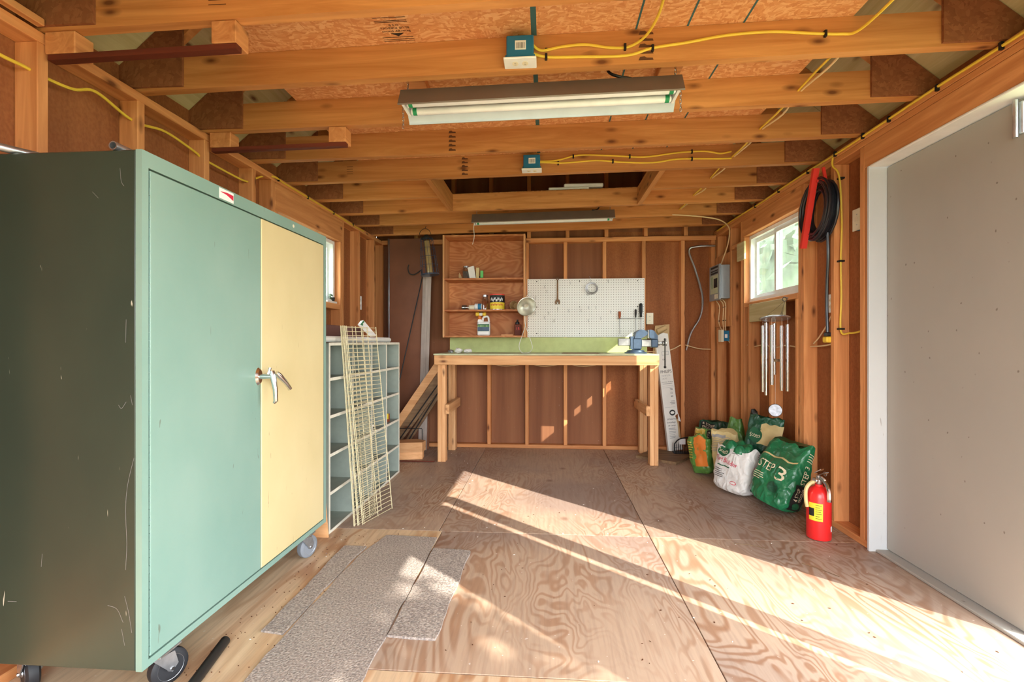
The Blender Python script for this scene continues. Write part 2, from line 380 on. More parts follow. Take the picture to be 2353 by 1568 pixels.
def letters(name, text, size, mat, parent, fn, width=None, align='CENTER', shear=0.0, label=None):
    """flat printed lettering; fn maps (x, y) of the text plane to a world point"""
    cu = bpy.data.curves.new(name, 'FONT'); cu.body = text; cu.size = size; cu.align_x = align; cu.align_y = 'CENTER'; cu.resolution_u = 2; cu.shear = shear
    ob = bpy.data.objects.new(name, cu); me0 = bpy.data.meshes.new_from_object(ob)
    vs = [v.co.copy() for v in me0.vertices]; fs = [tuple(p.vertices) for p in me0.polygons]
    bpy.data.objects.remove(ob); bpy.data.curves.remove(cu); bpy.data.meshes.remove(me0)
    k = 1.0
    if width and vs:
        w = max(v.x for v in vs) - min(v.x for v in vs); k = width / w if w > 0 else 1
    m = MB(); m.add([fn(v.x * k, v.y) for v in vs], fs)
    return m.build(name, mat, parent, label=label)
def plane_fn(o, u, v):
    o, u, v = Vector(o), Vector(u), Vector(v)
    return lambda x, y: o + u * x + v * y
def dup(o, loc):
    c = o.copy(); COL.objects.link(c); c.location = loc; c['_o'] = tuple(loc); return c

# ================================================================== STRUCTURE
XL, XR, YB, YF = -1.78, 1.75, 5.03, -1.0        # stud faces (left, right, back) and the wall behind the camera
SW = 0.089
def zt(x): return 2.260 + 0.0152 * x            # underside of the ceiling joists (the roof sits slightly out of level)
def zr(x): return 2.35 + 0.83 * (1.86 - abs(x + 0.04)) + 0.0152 * x   # underside of the roof sheathing

# ---- floor: plywood sheets
fl = struct(MB().box((-1.87, -1.0, -0.05), (1.87, 5.12, -0.018)).build('floor', 'gap'), 'unpainted plywood sheet floor of the shed', 'floor')
g = 0.002
sheets = [(-1.87, -0.64, 2.80, 5.12, 'floor_ply'), (-0.64, 0.60, 2.80, 5.12, 'floor_ply'), (0.60, 1.87, 2.80, 5.12, 'floor_ply'),
          (-1.87, -0.62, 0.36, 2.80, 'floor_ply_warm'), (-0.62, 0.60, 1.60, 2.80, 'floor_ply'), (0.60, 1.87, 0.36, 2.80, 'floor_ply'),
          (-0.62, 0.60, 0.36, 1.60, 'floor_ply_warm'), (-1.87, 0.0, -1.0, 0.36, 'floor_ply'), (0.0, 1.87, -1.0, 0.36, 'floor_ply')]
for x0, x1, y0, y1, m in sheets:
    MB().bbox((x0 + g, y0 + g, -0.018), (x1 - g, y1 - g, 0.0), 0.0015).build('plywood_sheet', m, fl, ((x0 + x1) / 2, (y0 + y1) / 2, 0))
struct(MB().box((-30, -30, -0.25), (30, 30, -0.2)).build('ground', 'ground'), 'grassy ground outside the shed', 'ground')

def stud_maker(parent, m, size):
    cache = {}
    def stud(x, y, z0, z1):
        """x, y: the low corner"""
        key = round(z1 - z0, 4)
        if key in cache: o = cache[key].copy(); COL.objects.link(o); o.location = (x, y, z0); return o
        o = MB().bbox((x, y, z0), (x + size[0], y + size[1], z1), 0.003).build('stud', m, parent, (x, y, z0)); cache[key] = o; return o
    return stud

# ---- left wall
wl = struct(MB().box((-1.892, YF, -0.2), (-1.882, 5.13, 0.0)).build('wall_left', 'siding'), 'left stud wall with bare brown siding between the studs', 'wall')
LW = (3.03, 3.98, 1.46, 2.0)
for y0, y1, z0, z1 in ((YF, 0.22, 0, 2.36), (0.22, 1.44, 0, 2.36), (1.44, 2.66, 0, 2.36), (2.66, LW[0], 0, 2.36), (LW[0], LW[1], 0, LW[2]), (LW[0], LW[1], LW[3], 2.36), (LW[1], 5.12, 0, 2.36)):
    MB().box((-1.881, y0 + 0.001, z0), (-1.869, y1 - 0.001, z1)).build('siding_panel', 'siding', wl)
st = stud_maker(wl, 'pine_Z', (SW, 0.038))
for y in (-0.9, -0.49, -0.08, 0.32, 0.73, 1.13, 1.54, 1.95, 2.356, 2.76, 2.965, 4.035, 4.40, 4.80, 5.075): st(-1.869, y, 0.038, 2.190)
for y in (3.003, 3.997): st(-1.869, y, 0.038, 2.0)
for y in (3.17, 3.57): st(-1.869, y, 0.038, 1.41)
MB().bbox((-1.869, YF, 2.190), (XL, 5.12, 2.229)).build('top_plate', 'pine_Y', wl)
MB().bbox((-1.869, YF, 0.001), (XL, 5.12, 0.038)).build('bottom_plate', 'pine_Y', wl)
MB().bbox((-1.869, 3.004, 2.002), (XL + 0.001, 4.034, 2.188)).build('window_header', 'pine_Y', wl)
MB().bbox((-1.869, 3.042, 1.411), (XL, 3.996, 1.458)).build('window_sill_board', 'pine_Y', wl)
MB().bbox((XL, 0.2, 2.236), (XL + 0.03, 1.54, 2.262)).build('nailer_board', 'pine_Y', wl)

# ---- right wall
wr = struct(MB().box((1.852, 2.70, -0.2), (1.862, 5.13, 0.0)).build('wall_right', 'siding'), 'right stud wall with bare brown siding and exposed wiring', 'wall')
RW = (3.44, 4.34, 1.478, 2.065)
for y0, y1, z0, z1 in ((2.71, RW[0], 0, 2.42), (RW[0], RW[1], 0, RW[2]), (RW[0], RW[1], RW[3], 2.42), (RW[1], 5.12, 0, 2.42), (YF, 2.71, 2.086, 2.42), (YF, -0.8, 0, 2.086)):
    MB().box((1.839, y0 + 0.001, z0), (1.851, y1 - 0.001, z1)).build('siding_panel', 'siding', wr)
st = stud_maker(wr, 'pine_Z', (SW, 0.038))
for y in (2.749, 3.022, 3.360, 4.380, 4.638, 4.990, 5.08, -0.98): st(XR, y, 0.038, 2.213)
for y in (2.711, -0.838): st(XR, y, 0.038, 2.086)
for y in (3.400, 4.341): st(XR, y, 0.038, 2.062)
for y in (4.23, 3.83, 3.441): st(XR, y, 0.038, 1.436)
MB().bbox((XR, YF, 2.215), (1.839, 5.12, 2.247)).build('top_plate', 'pine_Y', wr)
MB().bbox((XR, YF, 2.249), (1.839, 5.12, 2.284)).build('top_plate', 'pine_Y', wr)
MB().bbox((XR, 2.71, 0.001), (1.839, 5.12, 0.038)).build('bottom_plate', 'pine_Y', wr)
MB().bbox((XR - 0.001, 3.399, 2.064), (1.838, 4.379, 2.213)).build('window_header', 'pine_Y', wr)
MB().bbox((XR, 3.441, 1.437), (1.839, 4.340, 1.476)).build('window_sill_board', 'pine_Y', wr)
MB().bbox((XR - 0.02, 3.60, 1.30), (XR - 0.001, 4.19, 1.452)).build('apron_board', 'eave_ply', wr)
MB().bbox((XR - 0.001, YF, 2.087), (1.839, 2.748, 2.213)).build('door_header', 'pine_Y', wr)
MB().bbox((XR - 0.016, 4.60, 1.28), (XR - 0.001, 5.02, 1.99)).build('backing_board', 'pine_Z', wr)
MB().bbox((XR - 0.018, 4.30, 1.86), (XR - 0.001, 4.46, 2.02)).build('scrap_block', 'eave_ply', wr)
MB().bbox((XR, 4.42, 2.0), (1.83, 4.637, 2.04)).build('blocking', 'pine_Y', wr)

# ---- back wall
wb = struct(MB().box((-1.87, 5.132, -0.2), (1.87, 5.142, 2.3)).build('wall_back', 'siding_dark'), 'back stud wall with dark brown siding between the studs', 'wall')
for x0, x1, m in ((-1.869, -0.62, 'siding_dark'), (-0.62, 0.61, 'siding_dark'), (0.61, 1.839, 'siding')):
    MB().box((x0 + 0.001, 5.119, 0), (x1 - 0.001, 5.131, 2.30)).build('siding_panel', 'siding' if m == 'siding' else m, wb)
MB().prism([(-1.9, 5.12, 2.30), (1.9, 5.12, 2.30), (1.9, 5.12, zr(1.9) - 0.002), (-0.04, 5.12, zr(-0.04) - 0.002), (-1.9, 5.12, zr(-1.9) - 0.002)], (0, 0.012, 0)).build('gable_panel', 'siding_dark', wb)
st = stud_maker(wb, 'pine_Z', (0.038, SW))
for x in (-1.44, -1.035, -0.628, -0.222, 0.184, 0.591, 0.997): st(x, YB, 0.04, 2.184)
st(1.395, YB, 0.04, 2.184); st(1.70, YB, 0.04, 2.184)
for i in range(8):
    x = -1.42 + i * 0.4064
    MB().box((x, 5.031, 2.234), (x + 0.038, 5.119, zr(x + 0.02) - 0.04)).build('gable_stud', 'pine_Z', wb, (x, 5.03, 2.23))
MB().bbox((-1.78, YB, 2.185), (1.749, 5.118, 2.232)).build('top_plate', 'pine_X', wb)
MB().bbox((-1.78, YB + 0.01, 0.001), (1.749, 5.118, 0.039)).build('bottom_plate', 'pine_X', wb)

# ---- wall behind the camera, with an unseen doorway added to brighten the back
wf = struct(MB().box((-1.87, -1.022, -0.2), (1.87, -1.01, 0)).build('wall_front', 'siding'), 'plywood wall behind the viewer with a wide doorway added to let in light', 'wall')
for x0, x1, z0, z1 in ((-1.87, -0.75, 0, 2.32), (1.25, 1.87, 0, 2.32), (-0.75, 1.25, 2.06, 2.32)):
    MB().box((x0, -1.01, z0), (x1, -1.0, z1)).build('siding_panel', 'siding', wf)
MB().prism([(-1.9, -1.01, 2.30), (1.9, -1.01, 2.30), (1.9, -1.01, zr(1.9)), (-0.04, -1.01, zr(-0.04)), (-1.9, -1.01, zr(-1.9))], (0, 0.01, 0)).build('gable_panel', 'siding', wf)
st = stud_maker(wf, 'pine_Z', (0.038, SW))
for x in (-1.4, -0.79, 1.252): st(x, -0.999, 0.0, 2.25)

# ---- roof and ceiling joists
ce = struct(MB().box((-0.06, -0.99, zr(-0.04) - 0.03), (-0.02, 5.10, zr(-0.04) - 0.012)).build('ceiling', 'joist_Y'), 'open rafter ceiling of joists under oriented strand board roof', 'ceiling')
def roof_piece(x0, x1, y0, y1, m, name):
    d = Vector((0, 0, 0.014))
    MB().prism([(x0, y0, zr(x0)), (x1, y0, zr(x1)), (x1, y1, zr(x1)), (x0, y1, zr(x0))], d).build(name, m, ce)
cuts_y = [-1.03, 0.62, 2.98, 5.15]
for i in range(3):
    y0, y1 = cuts_y[i] + 0.002, cuts_y[i + 1] - 0.002
    for x0, x1, m in ((-1.98, -1.50, 'eave_ply'), (-1.497, -0.80, 'osb_roof'), (-0.797, -0.043, 'osb_roof'), (-0.037, 0.60, 'osb_roof'), (0.603, 1.42, 'osb_roof'), (1.423, 1.98, 'eave_ply')):
        roof_piece(x0, x1, y0, y1, m, 'roof_sheet')
struct(MB().prism([(-2.0, -1.05, zr(-2.0) + 0.02), (-0.04, -1.05, zr(-0.04) + 0.02), (2.0, -1.05, zr(2.0) + 0.02), (2.0, -1.05, zr(2.0) + 0.05), (-0.04, -1.05, zr(-0.04) + 0.05), (-2.0, -1.05, zr(-2.0) + 0.05)], (0, 6.22, 0)).build('roof', 'iron'), 'dark roof covering over the shed', 'roof')
CHH = 0.140
JY = [1.557 + 0.4064 * k for k in range(-6, 9)]
def chord(x0, x1, y, name='joist', parent=ce):
    return MB().prism([(x0, y, zt(x0)), (x1, y, zt(x1)), (x1, y, zt(x1) + CHH), (x0, y, zt(x0) + CHH)], (0, 0.038, 0)).build(name, 'joist_X', parent, (x0, y, 2.26))
def gusset(sgn, y, parent):
    xi, xo = sgn * 1.577, sgn * 1.87
    if sgn > 0: xi = 1.535
    b = zt(xi) + 0.010
    MB().prism([(xi, y - 0.013, b), (xo, y - 0.013, b), (xo, y - 0.013, zr(xo) - 0.004), (xi, y - 0.013, zr(xi) - 0.004)], (0, 0.012, 0)).build('gusset_plate', 'osb_gusset', parent, (xi, y, 2.27))
def rafter(sgn, y, parent):
    xo = sgn * 1.86; xi = -0.04 + sgn * 0.01
    p = [(xo, y, zr(xo) - 0.003), (xi, y, zr(xi) - 0.003), (xi, y, zr(xi) - 0.118), (xo, y, zr(xo) - 0.118)]
    if sgn < 0: p = p[::-1]
    MB().prism(p, (0, 0.038, 0)).build('rafter', 'joist_X', parent, (xo, y, 2.3))
for k, y in enumerate(JY):
    if k == 11:      # the joist cut for the hatch
        j = chord(-1.86, -0.832, y); j2 = chord(0.792, 1.83, y)
        rafter(-1, y, j); rafter(1, y, j2); gusset(-1, y, j); gusset(1, y, j2)
    else:
        j = chord(-1.86, 1.83, y)
        for s_ in (-1, 1): rafter(s_, y, j); gusset(s_, y, j)
y5, y7 = JY[10], JY[12]
for x in (-0.812, 0.772):
    MB().prism([(x - 0.019, y5 + 0.0385, zt(x)), (x + 0.019, y5 + 0.0385, zt(x)), (x + 0.019, y5 + 0.0385, zt(x) + CHH), (x - 0.019, y5 + 0.0385, zt(x) + CHH)], (0, y7 - y5 - 0.039, 0)).build('hatch_trimmer', 'joist_Y', ce, (x, y5, 2.26))
LX = (-1.29, -0.052, -0.048, 1.21)
def loft(x0, x1, a0, a1):
    zz = CHH + 0.001
    MB().prism([(x0, a0, zt(x0) + zz), (x1, a0, zt(x1) + zz), (x1, a0, zt(x1) + zz + 0.011), (x0, a0, zt(x0) + zz + 0.011)], (0, a1 - a0, 0)).build('loft_sheet', 'osb_roof', ce)
for x0, x1 in (LX[:2], LX[2:]):
    loft(x0, x1, -0.95, 0.745); loft(x0, x1, 0.75, y5 + 0.038)
    loft(x0, x1, y7 + 0.02, 5.02)
loft(LX[0], -0.831, y5 + 0.039, y7 + 0.019); loft(0.791, LX[3], y5 + 0.039, y7 + 0.019)
for x, w in ((-0.05, 0.011), (0.365, 0.004), (0.57, 0.004), (0.79, 0.004)):
    MB().prism([(x - w, -0.9, zt(x) + CHH), (x + w, -0.9, zt(x) + CHH), (x + w, -0.9, zt(x) + CHH + 0.0009), (x - w, -0.9, zt(x) + CHH + 0.0009)], (0, y5 + 0.9, 0)).build('layout_line', 'joint_blue', ce)
for x in (-0.62, 0.565):
    MB().bbox((x - 0.05, JY[7] + 0.039, zt(x) + 0.10), (x + 0.05, JY[8] - 0.014, zt(x) + CHH - 0.001)).build('lamp_cleat', 'pine_X', ce)
# stamps on joists and printing on the roof sheathing
for k, x, n_, dx in ((7, 0.405, 5, 0.03), (9, -0.555, 5, 0.022), (10, -0.55, 5, 0.022)):
    m = MB(); y = JY[k] - 0.0008
    for i in range(n_):
        z = zt(x) + 0.012 + i * 0.026
        m.add([(x - dx, y, z), (x + dx, y, z), (x + dx * 0.9, y, z + 0.009), (x + dx * 0.1, y, z + 0.010), (x - dx * 0.2, y, z + 0.016), (x - dx * 0.8, y, z + 0.014)], [(0, 1, 2, 3, 4, 5)])
    m.build('lumber_stamp', 'ink_brown', ce)
m = MB()
for k, x, w in ((6, -1.13, 0.032), (8, 1.50, 0.0), (10, -1.35, 0.022)):
    if not w: continue
    y = JY[k] - 0.0008; z = zt(x) + 0.05
    for i in range(4): m.add([(x - w, y, z + i * 0.016), (x + w, y, z + i * 0.016), (x + w, y, z + i * 0.016 + 0.003), (x - w, y, z + i * 0.016 + 0.003)], [(0, 1, 2, 3)])
m.build('grade_stamp', 'ink_brown', ce)
o_ = Vector((-0.605, 1.80, zt(-0.605) + CHH - 0.0003))
for txt, w_, dy in (('O S B', 0.04, 0.045), ('BLUE RIBBON', 0.115, 0.062), ('Energy panel', 0.115, 0.083)):
    letters('printing', txt, 0.016, 'ink', ce, plane_fn(o_ + Vector((0, dy, 0)), (-1, 0, 0), (0, 1, 0)), width=w_)
m = MB()
for dy in (0.0, 0.018, 0.026, 0.118, 0.132, 0.142): m.add([o_ + Vector((a_, dy + b_, 0)) for a_, b_ in ((-0.07, 0), (0.06, 0), (0.06, 0.0025), (-0.07, 0.0025))], [(0, 1, 2, 3)])
m.add([o_ + Vector((-0.028, 0.094, 0)), o_ + Vector((0.028, 0.094, 0)), o_ + Vector((0, 0.114, 0))], [(0, 1, 2)])
m.build('printing', 'ink', ce)

# ---- doorway: jamb, closed leaf, open leaves
tr = struct(MB().bbox((XR - 0.012, 2.690, 0.0), (1.87, 2.7095, 2.084)).build('trim_1', 'paint_jamb'), 'pale grey painted door jamb board at the end of the right wall', 'trim')
struct(MB().bbox((XR - 0.012, -0.8, 2.074), (1.87, 2.689, 2.0855)).build('trim_2', 'white_trim'), 'white painted board under the door header', 'trim')
struct(MB().bbox((XR + 0.02, -0.8, 0.0005), (1.87, 2.689, 0.014)).build('trim_3', 'paint_door'), 'grey painted threshold strip below the grey door', 'trim')
d1 = struct(MB().bbox((1.826, 1.93, 0.018), (1.868, 2.687, 2.070), 0.004).build('door_1', 'paint_door'), 'closed grey painted plank door leaf with scuffs and stains', 'door')
h = MB().bbox((1.812, 1.945, 1.93), (1.825, 1.985, 2.055), 0.003).build('hinge', 'galv', d1, label='galvanised hinge plate')
MB().tube([(1.806, 1.965, 1.92), (1.806, 1.965, 2.065)], 0.009, 10).build('hinge_pin', 'galv', h, smooth=True)
struct(MB().bbox((1.85, 1.10, 0.0), (1.90, 1.21, 2.07)).build('trim_4', 'paint_jamb'), 'grey post between the open door leaves', 'trim')
struct(MB().bbox((1.85, 0.24, 0.018), (1.892, 1.022, 2.070), 0.004).build('door_2', 'paint_door'), 'grey painted door leaf standing beside the open doorway', 'door')

# ---- windows
def slider(name, x0, x1, Y0, Y1, Z0, Z1, label, side):
    w = struct(MB().box((x0, Y0, Z0), (x1, Y0 + 0.03, Z1)).box((x0, Y1 - 0.03, Z0), (x1, Y1, Z1)).box((x0, Y0 + 0.03, Z1 - 0.03), (x1, Y1 - 0.03, Z1)).box((x0, Y0 + 0.03, Z0), (x1, Y1 - 0.03, Z0 + 0.03)).build(name, 'vinyl'), label, 'window')
    ym = (Y0 + Y1) / 2; xm = (x0 + x1) / 2
    for (a0, a1, xx) in ((Y0 + 0.03, ym + 0.02, xm - 0.012 * side), (ym - 0.02, Y1 - 0.03, xm + 0.012 * side)):
        t_ = 0.032; xa, xb = xx - 0.009, xx + 0.009
        s_ = MB().box((xa, a0, Z0 + 0.031), (xb, a0 + t_, Z1 - 0.031)).box((xa, a1 - t_, Z0 + 0.031), (xb, a1, Z1 - 0.031)).box((xa, a0 + t_, Z1 - 0.031 - t_), (xb, a1 - t_, Z1 - 0.031)).box((xa, a0 + t_, Z0 + 0.031), (xb, a1 - t_, Z0 + 0.031 + t_)).build('sash', 'vinyl', w)
        MB().box((xx - 0.002, a0 + t_, Z0 + 0.031 + t_), (xx + 0.002, a1 - t_, Z1 - 0.031 - t_)).build('pane', 'window_glass', s_)
    return w
slider('window_1', 1.795, 1.865, 3.442, 4.338, 1.480, 2.062, 'small white vinyl sliding window above the wind chime', 1)
slider('window_2', -1.900, -1.825, 3.045, 3.980, 1.462, 1.998, 'white vinyl sliding window half hidden behind the metal cabinet', -1)
MB().bbox((-1.852, 3.80, 1.461), (-1.80, 3.978, 1.478)).build('window_stool', 'white_trim', bpy.data.objects['window_2'])
def hedge(cx, cy, r, hgt, seed, label):
    random.seed(seed); m = MB()
    for i in range(1500):
        a_, b_ = random.uniform(0, 2 * PI), random.uniform(-0.2, 1.0)
        rr = r * math.sqrt(max(0.05, 1 - b_ * b_)) * random.uniform(0.8, 1.05)
        c = Vector((cx + math.cos(a_) * rr, cy + math.sin(a_) * rr, hgt * (0.35 + 0.6 * b_)))
        n1 = Vector((random.uniform(-1, 1), random.uniform(-1, 1), random.uniform(-1, 1))).normalized() * random.uniform(0.06, 0.13)
        n2 = n1.cross(Vector((random.uniform(-1, 1), random.uniform(-1, 1), random.uniform(-1, 1)))).normalized() * 0.05
        m.add([c - n1, c + n2, c + n1, c - n2], [(0, 1, 2, 3)])
    core = MB().lathe([(r * 0.5, -0.2), (r * 0.8, hgt * 0.2), (r * 0.75, hgt * 0.6), (r * 0.3, hgt * 0.85), (0.02, hgt * 0.9)], (cx, cy, 0), n=12)
    t_ = thing('garden_shrub', (cx, cy, -0.2), label, 'shrub')
    f_ = m.build('foliage', 'leaf', t_); f_['kind'] = 'stuff'; core.build('crown', 'leaf', t_)
hedge(4.1, 7.6, 1.8, 4.2, 3, 'leafy green shrub outside the right window')
hedge(-4.4, 7.2, 1.8, 4.2, 4, 'leafy green shrub outside the left window')
def added_shade_tree(c, rx, rz, label):  # unseen tree added in the sun's path to keep sun off the near floor
    random.seed(17); c = Vector(c); t_ = thing('added_shade_tree', (c.x, c.y, -0.2), label, 'tree')
    MB().tube([(c.x, c.y, -0.2), (c.x + 0.03, c.y, 1.2), (c.x - 0.02, c.y + 0.02, c.z)], 0.08, 10, rs=[0.10, 0.08, 0.05]).build('trunk', 'oldwood_Z', t_, smooth=True)
    m = MB()
    for i in range(2600):
        d = Vector((random.gauss(0, 1), random.gauss(0, 1), random.gauss(0, 1))).normalized() * random.uniform(0.3, 1.0) ** 0.5
        p = c + Vector((d.x * rx, d.y * rx, d.z * rz)); n1 = Vector((random.uniform(-1, 1), random.uniform(-1, 1), random.uniform(-1, 1))).normalized() * random.uniform(0.05, 0.09); n2 = n1.orthogonal().normalized() * 0.035
        m.add([p - n1, p + n2, p + n1, p - n2], [(0, 1, 2, 3)])
    o = m.build('foliage', 'leaf', t_); o['kind'] = 'stuff'
added_shade_tree((4.77, -2.89, 3.37), 0.54, 1.6, 'slim leafy tree added outside the doorway to shade part of the floor')
random.seed(11)

# ================================================================== LARGE THINGS
plain('hinge_green', (92, 124, 116), 0.4, 0.2)
# ---- metal cabinet on casters
CXF, CY0, CY1, CZ0, CZ1 = -1.22, 1.351, 2.555, 0.132, 1.716
cab = thing('metal_cabinet', (-1.47, 1.95, 0), 'tall steel cabinet on casters with one green and one cream door', 'cabinet')
MB().bbox((-1.72, CY0, CZ0), (CXF - 0.02, CY1, CZ1), 0.004).build('body', 'body_dark_green', cab)
fr = MB()
fr.box((CXF - 0.02, CY0, CZ0), (CXF, 1.375, CZ1)).box((CXF - 0.02, 2.526, CZ0), (CXF, CY1, CZ1)).box((CXF - 0.02, 1.375, CZ0), (CXF, 2.526, 0.155)).box((CXF - 0.02, 1.375, 1.667), (CXF, 2.526, CZ1))
frm = fr.build('front_frame', 'paint_green', cab, label='sea green front frame')
d_ = MB().bbox((CXF - 0.019, 1.380, 0.160), (CXF + 0.001, 1.9505, 1.662), 0.003).build('door', 'paint_green', cab, label='sea green steel door')
e_ = MB().bbox((CXF - 0.019, 1.9535, 0.160), (CXF + 0.002, 2.5215, 1.662), 0.003).build('door', 'paint_cream', cab, label='cream steel door')
for yy, par, mm in ((1.3785, d_, 'hinge_green'), (2.5225, e_, 'rust_brown')):
    m = MB()
    for i in range(60): m.tube([(CXF - 0.001, yy, 0.17 + i * 0.0248), (CXF - 0.001, yy, 0.17 + i * 0.0248 + 0.0235)], 0.0022, 6)
    h_ = m.build('piano_hinge', mm, par); h_['kind'] = 'stuff'
def lever(y, z, dy, dz, par, esc):
    h = MB().lathe([(0.012, 0.0), (0.012, 0.03), (0.010, 0.062)], (CXF, y, z), (1, 0, 0), 14).build('handle', 'chrome', par, smooth=True, label='chrome lever handle')
    if esc: MB().add(*esc_mesh(y, z)).build('escutcheon', 'chrome', h, smooth=True)
    x = CXF + 0.066
    MB().tube([(x - 0.004, y - dy * 0.22, z - dz * 0.22), (x, y, z), (x + 0.010, y + dy * 0.5, z + dz * 0.5), (x + 0.012, y + dy * 0.93, z + dz * 0.93), (x + 0.004, y + dy, z + dz)], 0.01, 10, rs=[0.009, 0.013, 0.010, 0.009, 0.006]).build('lever', 'chrome', h, smooth=True)
def esc_mesh(y, z):
    m = MB(); n = 20
    a = [(CXF + 0.001, y + 0.022 * math.cos(t), z + 0.038 * math.sin(t)) for t in [2 * PI * i / n for i in range(n)]]
    b = [(CXF + 0.010, y + 0.015 * math.cos(t), z + 0.030 * math.sin(t)) for t in [2 * PI * i / n for i in range(n)]]
    m.add(a + b, [tuple(range(n))[::-1], tuple(range(n, 2 * n))] + [(i, (i + 1) % n, n + (i + 1) % n, n + i) for i in range(n)]); return m.v, m.f
lever(1.932, 0.985, 0.0, -0.112, d_, True); lever(1.978, 0.985, 0.070, -0.066, e_, False)
MB().tube([(CXF + 0.045, 1.935, 0.995), (CXF + 0.05, 1.938, 1.022)], 0.006, 8).build('lock_tab', 'chrome', d_, smooth=True)
stk = MB().box((CXF + 0.0002, 1.690, 1.672), (CXF + 0.001, 1.772, 1.711)).build('sticker', 'white', frm, label='white and red sticker')
MB().add([(CXF + 0.0014, 1.695, 1.697), (CXF + 0.0014, 1.73, 1.694), (CXF + 0.0014, 1.770, 1.682), (CXF + 0.0014, 1.770, 1.702), (CXF + 0.0014, 1.735, 1.703), (CXF + 0.0014, 1.71, 1.700)], [(0, 1, 2, 3, 4, 5)]).build('red_mark', 'ink_red', stk)
MB().lathe([(0.008, 0), (0.006, 0.0015)], (CXF, 2.215, 1.693), (1, 0, 0), 12).build('paint_spot', 'almond', frm)
def caster(x, y, yaw):
    c = MB().bbox((x - 0.045, y - 0.045, 0.124), (x + 0.045, y + 0.045, 0.1315), 0.002)
    c.lathe([(0.028, 0.112), (0.028, 0.124)], (x, y, 0), n=16)
    cs, sn = math.cos(yaw), math.sin(yaw); r = Vector((cs, sn, 0)); t = Vector((-sn, cs, 0)); hub = Vector((x, y, 0.058)) + r * 0.028
    for sg in (-1, 1):
        o = t * 0.0235 * sg
        c.prism([Vector((x, y, 0.113)) - r * 0.03 + o, Vector((x, y, 0.113)) + r * 0.035 + o, hub + r * 0.018 + Vector((0, 0, 0.01)) + o, hub + Vector((0, 0, -0.012)) + o, hub - r * 0.014 + o], t * 0.004 * sg)
    c.prism([Vector((x, y, 0.113)) - r * 0.03 - t * 0.021, Vector((x, y, 0.113)) + r * 0.035 - t * 0.021, Vector((x, y, 0.113)) + r * 0.035 + t * 0.021, Vector((x, y, 0.113)) - r * 0.03 + t * 0.021], (0, 0, -0.006))
    co = c.build('caster', 'galv', cab, label='galvanised swivel caster')
    MB().lathe([(0.034, -0.018), (0.049, -0.018), (0.0565, -0.012), (0.058, 0), (0.0565, 0.012), (0.049, 0.018), (0.034, 0.018)], hub, t, 28).build('tyre', 'grey_rubber' if y > 2 else 'rubber', co, smooth=True)
    MB().lathe([(0.012, -0.021), (0.014, -0.012), (0.032, -0.014), (0.040, -0.0185), (0.040, 0.0185), (0.032, 0.014), (0.014, 0.012), (0.012, 0.021)], hub, t, 24).build('wheel', 'galv', co, smooth=True)
    MB().tube([hub - t * 0.031, hub + t * 0.031], 0.006, 8).build('axle', 'steel', co, smooth=True)
caster(-1.262, 1.462, 1.15); caster(-1.262, 2.385, 1.25); caster(-1.66, 1.42, 2.6); caster(-1.66, 2.48, 2.6)
# scratches on the side of the cabinet
m = MB(); random.seed(5)
def scratch(p, w=0.0016):
    P = cr(p, 4)
    for i in range(len(P) - 1):
        q = (P[i + 1] - P[i]).cross(Vector((0, 1, 0))).normalized() * w
        m.add([P[i] - q, P[i] + q, P[i + 1] + q, P[i + 1] - q], [(0, 1, 2, 3)])
ys = CY0 - 0.0006
for p in ([(-1.245, 0.78), (-1.265, 0.70), (-1.272, 0.62), (-1.268, 0.52), (-1.272, 0.44)], [(-1.275, 0.36), (-1.262, 0.31), (-1.252, 0.25)], [(-1.33, 0.33), (-1.30, 0.32), (-1.28, 0.28)], [(-1.29, 1.66), (-1.286, 1.62), (-1.277, 1.605)], [(-1.27, 0.95), (-1.285, 0.93), (-1.295, 0.94)], [(-1.256, 0.97), (-1.25, 0.94)], [(-1.545, 0.48), (-1.548, 0.44)], [(-1.66, 0.33), (-1.63, 0.33)], [(-1.27, 1.2), (-1.272, 1.13)], [(-1.285, 0.26), (-1.275, 0.21)], [(-1.38, 1.59), (-1.36, 1.57)]):
    scratch([(x, ys, z) for x, z in p], 0.00045)
x_ = m.build('scratches', 'ink_grey', cab); x_['kind'] = 'stuff'
# ---- metal poles on top of the cabinet
def pipe(name, p0, p1, r, mat, label, cat, group=None):
    p0, p1 = Vector(p0), Vector(p1); d = (p1 - p0).normalized()
    t = thing(name, p0, label, cat, group)
    m = MB(); n = 16; L = (p1 - p0).length
    m.lathe([(r * 0.78, 0.05), (r * 0.78, 0.0), (r, 0.0), (r, L), (r * 0.78, L), (r * 0.78, L - 0.05)], p0, d, n, cap=False)
    m.build('pipe_wall', mat, t, smooth=True); return t, d
t, d = pipe('metal_pole', (-1.315, 1.352, 1.7305), (-1.335, 2.45, 1.7305), 0.0135, 'galv', 'open-ended galvanised pole lying along the top of the metal cabinet', 'pole')
MB().tube([(-1.3015, 1.40, 1.7235), (-1.295, 1.40, 1.7195)], 0.005, 8).build('set_screw', 'galv', t)
pipe('metal_pole', (-1.70, 1.28, 1.7295), (-1.42, 1.80, 1.7295), 0.0125, 'galv', 'galvanised pole lying slantwise across the back of the cabinet top', 'pole')

